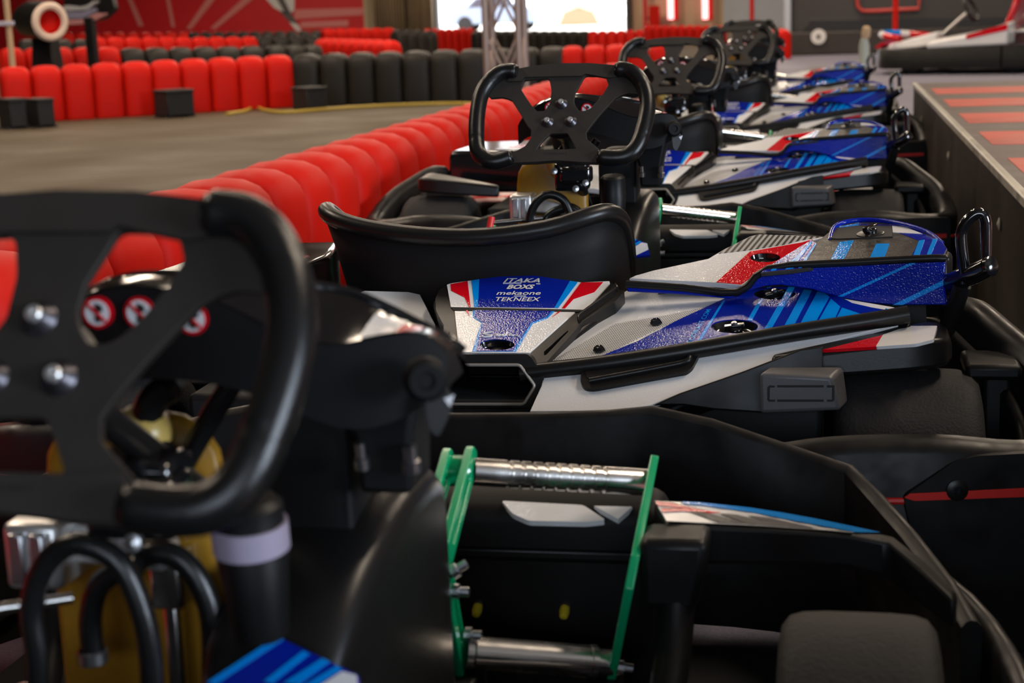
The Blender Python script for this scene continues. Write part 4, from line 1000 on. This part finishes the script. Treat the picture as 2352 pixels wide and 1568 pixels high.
    leg = loft_vf([[V((.268, .555, z0)), V((w, .555, z0)), V((w, .61, z0)), V((.268, .61, z0))] for z0, w in ((.232, .318), (.262, .325), (.298, .33))])
    P('arm_leg', leg, 'plastic', bevel=.008); P('arm_leg', mir(leg), 'plastic', bevel=.008)
    for s in (-1, 1):
        tube('arm_stay', [(s * .300, .575, .245), (s * .298, .55, .20), (s * .292, .50, .15)], .0165, 'plastic', K, smooth=3)
        tube('steering_rod', [(s * .05, .44, .14), (s * .28, .455, .155)], .007, 'steel', K)
        lathe('rod_bolt', [(0, -.006), (.012, -.006), (.012, .002), (.008, .004), (.008, .010), (0, .011)], (s * .283, .455, .168), (0, 0, 1), 'steel', K, seg=14)
    nb_ = [rrect(-.278, .278, .242, zt, .03, v, 4) for v, zt in ((.675, .275), (.682, .286), (.712, .296), (.735, .294), (.755, .27))]
    no = P('nose_body', loft_vf(nb_), 'fairing', bevel=.004, sharp=80)
    NT = frame3((0, .684, .2868), (.1, .684, .2868), (0, .722, .3005))
    npx = lambda pts: [NT.hit(px, py, K1) for px, py in pts]
    plate('sticker', NT, fillet(npx([(1152, 1154), (1340, 1164), (1392, 1198), (1345, 1203), (1215, 1200), (1178, 1184)]), .004), 'white', no, h=.0025, t=.006)
    plate('sticker', NT, npx([(1365, 1166), (1452, 1168), (1420, 1196)]), 'white', no, h=.0025, t=.006)
    P('nose_lower', join(box_vf(-.27, .27, .70, .75, .05, .236), box_vf(-.275, .275, .69, .72, .225, .242), box_vf(-.27, .27, .74, .98, .05, .16)), 'plastic', bevel=.006)
    for px, py in ((1098, 1392), (1298, 1396)):
        c = a1(px, py, .698); w = lathe('valve_plug', [(0, 0), (.005, .0), (.0055, .006), (.004, .012), (0, .013)], c, (0, -.9, -.4), 'yellow', K, seg=12)
        lathe('plug_cap', [(0, -.008), (.0045, -.008), (.005, 0), (0, .001)], c, (0, -.9, -.4), 'steel', w, seg=12)
        plate('plug_recess', Frame(c + V((0, .004, 0)), (0, -1, 0)), fillet([(-.012, -.025), (.012, -.025), (.012, .018), (-.012, .018)], .008), 'dark', w, h=0, t=.003)
    # ---- pedals
    def pedal(s):
        fl_ = (lambda vf: vf) if s > 0 else mir
        A, B = V((.1085, .602, .344)), V((.262, .682, .313)); ax = (B - A); L = ax.length
        prof = [(0, 0), (.0130, 0)]
        for k in range(9):
            c = L * (.20 + .0665 * k)
            prof += [(.0130, c - .0024), (.0112, c - .0012), (.0112, c + .0012), (.0130, c + .0024)]
        prof += [(.0130, L), (0, L)]
        pd = P('pedal', fl_(lathe_vf(prof, A, ax, 28)), 'chrome', sharp=30)
        for uo, vo in ((.088, -.008), (.108, 0)):
            fr = Frame((uo, 0, 0), (1, .0, 0), (0, 1, 0)); 
            pts = [(.600 + vo, .356), (.492 + vo, .302), (.486 + vo, .288), (.532 + vo, .178)]
            ol = stroke(pts, .026)
            hl = [stroke([(.578 + vo, .345), (.508 + vo, .310)], .009), stroke([(.497 + vo, .272), (.522 + vo, .208)], .009)]
            P('pedal_arm', fl_(plate_vf(fr, ol, hl, .004, .008)), 'green', pd, bevel=.0012)
        P('arm_spacer', fl_(tube_vf([V((.084, .490, .296)), V((.11, .490, .296))], .007, 12)), 'green', pd)
        P('arm_spacer', fl_(lathe_vf([(0, 0), (.0145, 0), (.0145, .016), (0, .016)], V((.090, .594, .347)), (1, 0, 0), 20)), 'green', pd)
        fr = frame3((.266, .684, .322), (.262, .550, .268), (.238, .585, .160), (1, 0, 0)); fr = Frame(fr.o, fr.n, (0, 1, 0))
        pts = [fr.uv(p) for p in ((.2665, .690, .325), (.263, .560, .274), (.2605, .548, .258), (.250, .565, .21), (.238, .585, .160))]
        P('pedal_arm', fl_(plate_vf(fr, stroke(pts, .026), [stroke([fr.uv((.2655, .668, .316)), fr.uv((.2635, .585, .284))], .009)], .004, .008)), 'green', pd, bevel=.0012)
        a, b = V((.112, .530, .196)), V((.238, .580, .170)); ax2 = b - a; L2 = ax2.length
        P('lower_bar', fl_(lathe_vf([(0, 0), (.0165, 0), (.0165, .006), (.0150, .008), (.0150, L2 * .84), (.0160, L2 * .845), (.0160, L2 * .885), (.0125, L2 * .89), (.0125, L2), (0, L2)], a, ax2, 28)), 'chrome', pd, sharp=30)
        for c, d in ((V((.112, .492, .268)), (1, 0, .0)), (V((.113, .490, .286)), (1, .2, .6)), (V((.242, .583, .166)), (1, .3, -.2)), (V((.082, .53, .184)), (-1, 0, 0)), (V((.114, .525, .215)), (1, 0, 0))):
            P('pedal_bolt', fl_(lathe_vf([(0, 0), (.0068, 0), (.0068, .006), (.0042, .007), (.0042, .015), (0, .016)], c, d, 10)), 'steel', pd)
        P('pedal_mount', fl_(box_vf(.075, .125, .50, .56, .06, .178)), 'plastic', pd, bevel=.004); P('pedal_mount', fl_(box_vf(.215, .245, .55, .61, .06, .158)), 'plastic', pd, bevel=.004)
        return pd
    pedal(1); pedal(-1).location.z = -.035
    # freeze bevels and the like into the meshes, so that all the karts share them
    dg = bpy.context.evaluated_depsgraph_get()
    def freeze(o):
        for ch in o.children:
            if ch.type == 'MESH' and len(ch.modifiers):
                me = bpy.data.meshes.new_from_object(ch.evaluated_get(dg)); ch.modifiers.clear(); ch.data = me
            freeze(ch)
    freeze(K)
    return K

kart = build_kart()
GRP = 'go-karts parked in the row'
def place(o, loc, rz, label):
    o.location = loc; o.rotation_euler = (0, 0, math.radians(rz))
    tag(o, label, 'go-kart', GRP)
karts = [kart] + [copy_tree(kart) for _ in range(4)]
place(karts[1], K2, 0, 'sharp blue and white go-kart with sponsor lettering behind its empty black seat')
place(karts[0], K1, 0, 'nearest go-kart, its blurred steering wheel and green pedals filling the foreground')
place(karts[2], (-.473, 4.83, 0), 0, 'third go-kart in the row, steering wheel just behind the sharp one')
place(karts[3], (-.40, 6.95, 0), -1.0, 'fourth go-kart in the row, with the smallest visible steering wheel')
place(karts[4], (-.455, 9.05, 0), 0, 'farthest go-kart of the row, only its low blue cowl showing')

def part(root, name): return [o for o in root.children if o.name.split('.')[0] == name]
for o in part(karts[0], 'front_fairing'): o.location.z -= .012      # sits a little lower on this one
for k in karts[1:]:
    for o in part(k, 'cup_ring'): bpy.data.objects.remove(o)

# ------------------------------------------------------------------ far left: drum and post above the barriers
DYL = 15.3
c = at_y(116, 50, DYL); s = DYL / FPX
dr = empty('display_drum', (c.x, c.y, 0), 0, 'dark drum with a pale ring mouth and red inside above the left barriers', 'drum')
def rel(px, py, y, base): return at_y(px, py, y) - base
base = Vector((c.x, c.y, 0)); ax = Vector((.80, -.60, -.06)).normalized(); zc = Vector((0, 0, c.z))
M['drumw'] = mat('pale ring', (.80, .62, .50), .5)
lathe('drum_body', [(0, -.55), (.15, -.55), (.19, -.40), (.20, -.02), (.18, 0)], zc, ax, 'satin', dr, seg=32)
lathe('ring', [(.115, -.06), (.12, .0), (.145, .022), (.175, .018), (.195, -.01), (.19, -.05), (.12, -.06)], zc, ax, 'drumw', dr, seg=36)
lathe('inside', [(.118, .0), (.112, -.10), (0, -.12)], zc, ax, 'foam_red', dr, seg=32)
link('stand', mesh(*loft_vf([[(-.35, .1, 0), (-.05, .1, 0), (-.05, .4, 0), (-.35, .4, 0)], [(-.30, .15, c.z - .15), (-.10, .15, c.z - .15), (-.10, .35, c.z - .15), (-.30, .35, c.z - .15)]])), 'plastic', dr, bevel=.01)
wg = empty('display_bodywork', (*at_y(205, 30, 16.2).xy, 0), 0, 'striped kart bodywork panel beside the ringed drum', 'bodywork')
wb = Vector(wg.location)
def strip(nm, pts, m, y):
    fr = Frame((0, y, 0), (0, -1, 0)); o = link(nm, mesh(*plate_vf(fr, fillet([fr.hit(px, py, Vector((0, 0, 0))) for px, py in pts], .02), (), 0, .10)), m, wg, bevel=.01); o.location = -wb
strip('body_panel', [(146, 60), (146, -12), (230, -14), (258, -4), (264, 22), (240, 44), (205, 54)], 'satin', 16.3)
M['grey_panel'] = mat('grey blue panel', (.20, .19, .26), .4); M['pinkp'] = mat('dusty pink panel', (.42, .18, .17), .5); M['greyp'] = mat('silver grey panel', (.36, .35, .35), .4)
strip('stripe', [(146, 12), (180, 16), (200, 12), (214, 2), (222, 4), (204, 20), (180, 24), (146, 24)], 'greyp', 16.18)
strip('stripe', [(146, 26), (185, 27), (215, 18), (215, 30), (190, 42), (146, 44)], 'grey_panel', 16.18)
strip('stripe', [(146, 46), (190, 44), (220, 30), (240, 30), (236, 38), (200, 54), (146, 58)], 'pinkp', 16.18)
link('support', mesh(*box_vf(-.05, .05, -.05, .05, 0, at_y(205, 40, 16.35).z)), 'plastic', wg, bevel=.01)
pc = at_y(20, 60, 14.6)
po = empty('wooden_post', (pc.x, pc.y, 0), 0, 'tan wooden post with a pale cross piece at the left edge', 'post')
M['wood'] = mat('tan wood', (.50, .34, .20), .7, var=.2, vscale=8); M['lilac'] = mat('pale lilac board', (.55, .52, .62), .6)
tube('upright', [(0, 0, 0), (0, 0, 1.3)], .028, 'wood', po)
link('cross_piece', mesh(*box_vf(-.14, .08, -.05, -.03, .80, .84)), 'lilac', po, bevel=.005)

# ------------------------------------------------------------------ lights, poles and signs on the far walls
M['pink'] = mat('pink light tube', (1, .5, .5), .4, emit=(1.0, .45, .45), estr=2.2)
for px, lab in ((1541, 'left of the two pink light tubes beside the doorway'), (1620, 'right of the two pink light tubes beside the doorway')):
    a = at_y(px, 44, WY - .4)
    r = empty('light_tube', (a.x, a.y, a.z), 0, lab, 'light', 'pink light tubes')
    tube('lit_tube', [(0, 0, 0), (0, 0, 3.2)], .085, 'pink', r, seg=10)
    tube('end_cap', [(0, 0, -.06), (0, 0, .0)], .1, 'redline', r, seg=10)
    link('back_rail', mesh(*box_vf(.08, .22, .05, .15, -.05, 3.2)), 'foam_red', r, bevel=.01)
a = at_y(1503, 40, WY - .6)
fx = empty('red_equipment_case', (a.x, a.y, 0), 0, 'red case hanging beside the bright doorway', 'case')
link('case_body', mesh(*box_vf(-.16, .16, -.1, .1, a.z - .3, a.z + .35)), 'foam_red', fx, bevel=.03)
link('case_frame', mesh(*box_vf(-.34, -.22, .0, .2, 0, 3.2)), 'wall_red', fx, bevel=.01)
link('case_bracket', mesh(*box_vf(-.24, -.1, .0, .08, a.z - .06, a.z + .02)), 'wall_dark', fx)
for px, y, lab in ((1727, 26.0, 'thin red pole in front of the pale wall panel'), (2057, 19.3, 'thin red pole before the dark wall, above the displayed kart')):
    a = at_y(px, 20, y); r = empty('red_pole', (a.x, a.y, 0), 0, lab, 'pole', 'red poles')
    tube('shaft', [(0, 0, .02), (0, 0, 4.4)], .034 if y > 20 else .030, 'foam_red', r, seg=12)
    lathe('foot', [(0, 0), (.12, 0), (.12, .015), (.05, .03), (0, .03)], (0, 0, 0), (0, 0, 1), 'foam_red', r, seg=16)
# round pale disc and red outline sign on the dark wall
a = at_y(1880, 84, DY - .4)
r = empty('wall_disc', (a.x, a.y, a.z), 0, 'round pale disc low on the dark wall', 'disc')
lathe('disc_face', [(0, 0), (.085, 0), (.105, .006), (.105, .03), (0, .03)], (0, .03, 0), (0, -1, 0), M['flagw'], r, seg=24)
lathe('disc_hub', [(0, 0), (.03, 0), (.03, .012), (0, .014)], (0, .0, 0), (0, -1, 0), M['flagk'], r, seg=14)
fr = Frame((0, DY - .05, 0), (0, -1, 0))
a = at_y(2035, 5, DY - .05)
sg = empty('outline_sign', (a.x, a.y, a.z), 0, 'red rounded outline sign on the dark wall', 'sign')
q = [(1968, -14), (1970, 14), (1980, 25), (2000, 26), (2110, 20), (2112, -14)]
o = tube('sign_outline', [fr.p(*fr.hit(px, py, Vector((0, 0, 0)))) for px, py in q], .028, mat('red sign tube', (.55, .06, .05), .5), sg, seg=8); o.location = -Vector(sg.location)
# bottle shaped marker standing past the last kart
a = at_y(1985, 140, 10.8); zt = at_y(1988, 57, 10.8).z
mk = empty('marker_bollard', (a.x, a.y, 0), 0, 'slim pale bollard with a tan cap beside the farthest kart', 'bollard')
lathe('bollard_body', [(0, 0), (.05, 0), (.05, .02), (.034, .04), (.034, zt * .78), (.022, zt * .86), (0, zt * .86)], (0, 0, 0), (0, 0, 1), mat('pale green grey plastic', (.34, .36, .32), .35), mk, seg=20)
lathe('bollard_cap', [(0, 0), (.02, 0), (.030, .02), (.026, zt * .12), (.012, zt * .14), (0, zt * .14)], (.006, 0, zt * .85), (.1, 0, 1), M['wood'], mk, seg=16)

# ------------------------------------------------------------------ far right: racing karts on show
def show_kart(px, y, rz, label, main, seatc):
    g = at_y(px, 100, y); r = empty('racing_kart', (g.x, g.y, 0), math.radians(rz), label, 'kart', 'racing karts on show')
    V = Vector
    for u, v, rr, w in ((-.5, -.5, .14, .2), (.5, -.5, .14, .2), (-.48, .55, .13, .14), (.48, .55, .13, .14)):
        t = lathe('tyre', [(.06, -w / 2), (rr * .9, -w / 2), (rr, -w * .35), (rr, w * .35), (rr * .9, w / 2), (.06, w / 2)], (u, v, rr), (1, 0, 0), 'tyre', r, seg=24)
        lathe('rim', [(0, -w * .4), (rr * .5, -w * .45), (rr * .5, w * .45), (0, w * .4)], (u, v, rr), (1, 0, 0), 'alu', t, seg=16)
    bpth = smooth_path([(-.68, -.4, .28, .06), (-.68, .3, .26, .06), (-.6, .8, .26, .06), (0, 1.0, .27, .06), (.6, .8, .26, .06), (.68, .3, .26, .06), (.68, -.4, .28, .06), (.6, -.82, .28, .06), (0, -.86, .28, .06), (-.6, -.82, .28, .06), (-.68, -.42, .28, .06)])
    link('bumper', mesh(*wall_sweep(bpth, .06)), 'plastic', r, sharp=60)
    link('floor_pan', mesh(*box_vf(-.5, .5, -.6, .85, .05, .09)), 'plastic', r, bevel=.01)
    for s in (-1, 1):
        pod = loft_vf([[V((s * .40, v, z0)), V((s * .66, v, z0)), V((s * .66, v, z1)), V((s * .40, v, z1 + .03))] for v, z0, z1 in ((-.45, .28, .48), (-.2, .27, .40), (.35, .25, .31))])
        o = link('side_pod', mesh(*pod), main, r, bevel=.02)
        o = link('pod_stripe', mesh(*loft_vf([[V((s * .664, v, z0)), V((s * .668, v, z0)), V((s * .668, v, z1)), V((s * .664, v, z1))] for v, z0, z1 in ((-.45, .42, .48), (-.05, .34, .38))])), 'red', r)
    nose = loft_vf([[V((-w, v, z)), V((w, v, z)), V((w * .7, v, z + h)), V((-w * .7, v, z + h))] for v, w, z, h in ((.42, .17, .27, .14), (.62, .24, .25, .11), (.86, .36, .24, .06), (.97, .34, .21, .04))])
    link('nose_cone', mesh(*nose), main, r, bevel=.02)
    link('nose_band', mesh(*loft_vf([[V((-w, v, z)), V((w, v, z)), V((w, v + .04, z + .02)), V((-w, v + .04, z + .02))] for v, w, z in ((.88, .37, .30), (.96, .35, .25))])), 'red', r)
    arc = [(.46 * math.sin(t), .62 + .40 * math.cos(t), .34 + .06 * math.cos(t)) for t in [math.radians(-80 + 16 * k) for k in range(11)]]
    for i0, i1, mm in ((0, 3, 'red'), (2, 5, main), (4, 8, 'sky'), (7, 9, main), (8, 11, 'red')):
        tube('nose_rim', arc[i0:i1], .035, mm, r, smooth=3, seg=10)
    seat = loft_vf([[V((-.19 - d, v, z)), V((.19 + d, v, z)), V((.19 + d, v + .07, z)), V((-.19 - d, v + .07, z))] for v, z, d in ((-.22, .12, .0), (-.30, .35, .02), (-.40, .62, .0), (-.44, .80, -.05), (-.46, .84, -.09))])
    st = link('seat', mesh(*seat), seatc, r, bevel=.03)
    link('seat_badge', mesh(*loft_vf([[V((-.1, -.255 - d, z)), V((.1, -.255 - d, z)), V((.1, -.245 - d, z)), V((-.1, -.245 - d, z))] for z, d in ((.42, .06), (.62, .125))])), 'white', st)
    tube('steering_wheel', [V((.15 * math.cos(t), .12 + .06 * math.sin(t), .62 + .12 * math.sin(t))) for t in [2 * math.pi * k / 20 for k in range(20)]], .016, 'rubber', r, closed=True, seg=8)
    tube('steering_column', [(0, .14, .60), (0, .55, .25)], .018, 'alu', r)
    tube('frame_bar', [(-.36, -.2, .36), (-.40, -.5, .40), (-.2, -.72, .42), (.2, -.72, .42), (.4, -.5, .40), (.36, -.2, .36)], .018, 'alu', r, smooth=3, seg=8)
    eng = link('engine', mesh(*join(box_vf(.22, .42, -.45, -.15, .12, .42), box_vf(.26, .38, -.38, -.22, .42, .56))), 'steel', r, bevel=.02)
    lathe('exhaust', [(0, 0), (.05, 0), (.06, .1), (.05, .3), (.02, .34), (0, .34)], (.3, -.5, .36), (0, -1, .1), 'chrome', r, seg=14)
    return r
show_kart(2255, 17.2, 68, 'white and red racing kart with a red seat in the upper right corner', 'white', 'red')

# ceiling luminaires that carry the lamps
M['lampbody'] = mat('white lamp housing', (.7, .7, .7), .5)
for lx, ly in LAMP_SPOTS:
    side = 'left side of the hall' if lx < -10 else 'track left of the karts' if lx < -3 else 'row of karts' if lx < 2 else 'low striped wall'
    near = {4: 'nearest', 3.5: 'nearest', 11: 'second', 14: 'second', 16: 'second', 19: 'third', 22: 'third', 23: 'third', 31: 'fourth', 41: 'added farthest', 42: 'added farthest'}[ly]
    r = empty('ceiling_lamp', (lx, ly, LAMP_Z), 0, f'{near} long ceiling lamp over the {side}', 'lamp', 'ceiling lamps of the hall')  # the farthest three are added lamps that brighten the far wall
    link('housing', mesh(*box_vf(-.28, .28, -1.35, 1.35, -.02, .06)), 'lampbody', r, bevel=.01)
    tube('hanger', [(0, -.9, .05), (0, -.9, .31)], .006, 'steel', r, seg=6); tube('hanger', [(0, .9, .05), (0, .9, .31)], .006, 'steel', r, seg=6)
for (lx, ly, sx, sy, pw), lab in zip(SLIM_SPOTS, ('slim ceiling lamp over the sharp kart', 'short slim ceiling lamp over the far end of the kart row')):
    r = empty('ceiling_lamp', (lx, ly, LAMP_Z), 0, lab, 'lamp', 'ceiling lamps of the hall')
    link('housing', mesh(*box_vf(-sx * .6, sx * .6, -sy * .52, sy * .52, -.02, .05)), 'lampbody', r, bevel=.01)
    tube('hanger', [(0, -.3, .04), (0, -.3, .31)], .006, 'steel', r, seg=6); tube('hanger', [(0, .3, .04), (0, .3, .31)], .006, 'steel', r, seg=6)
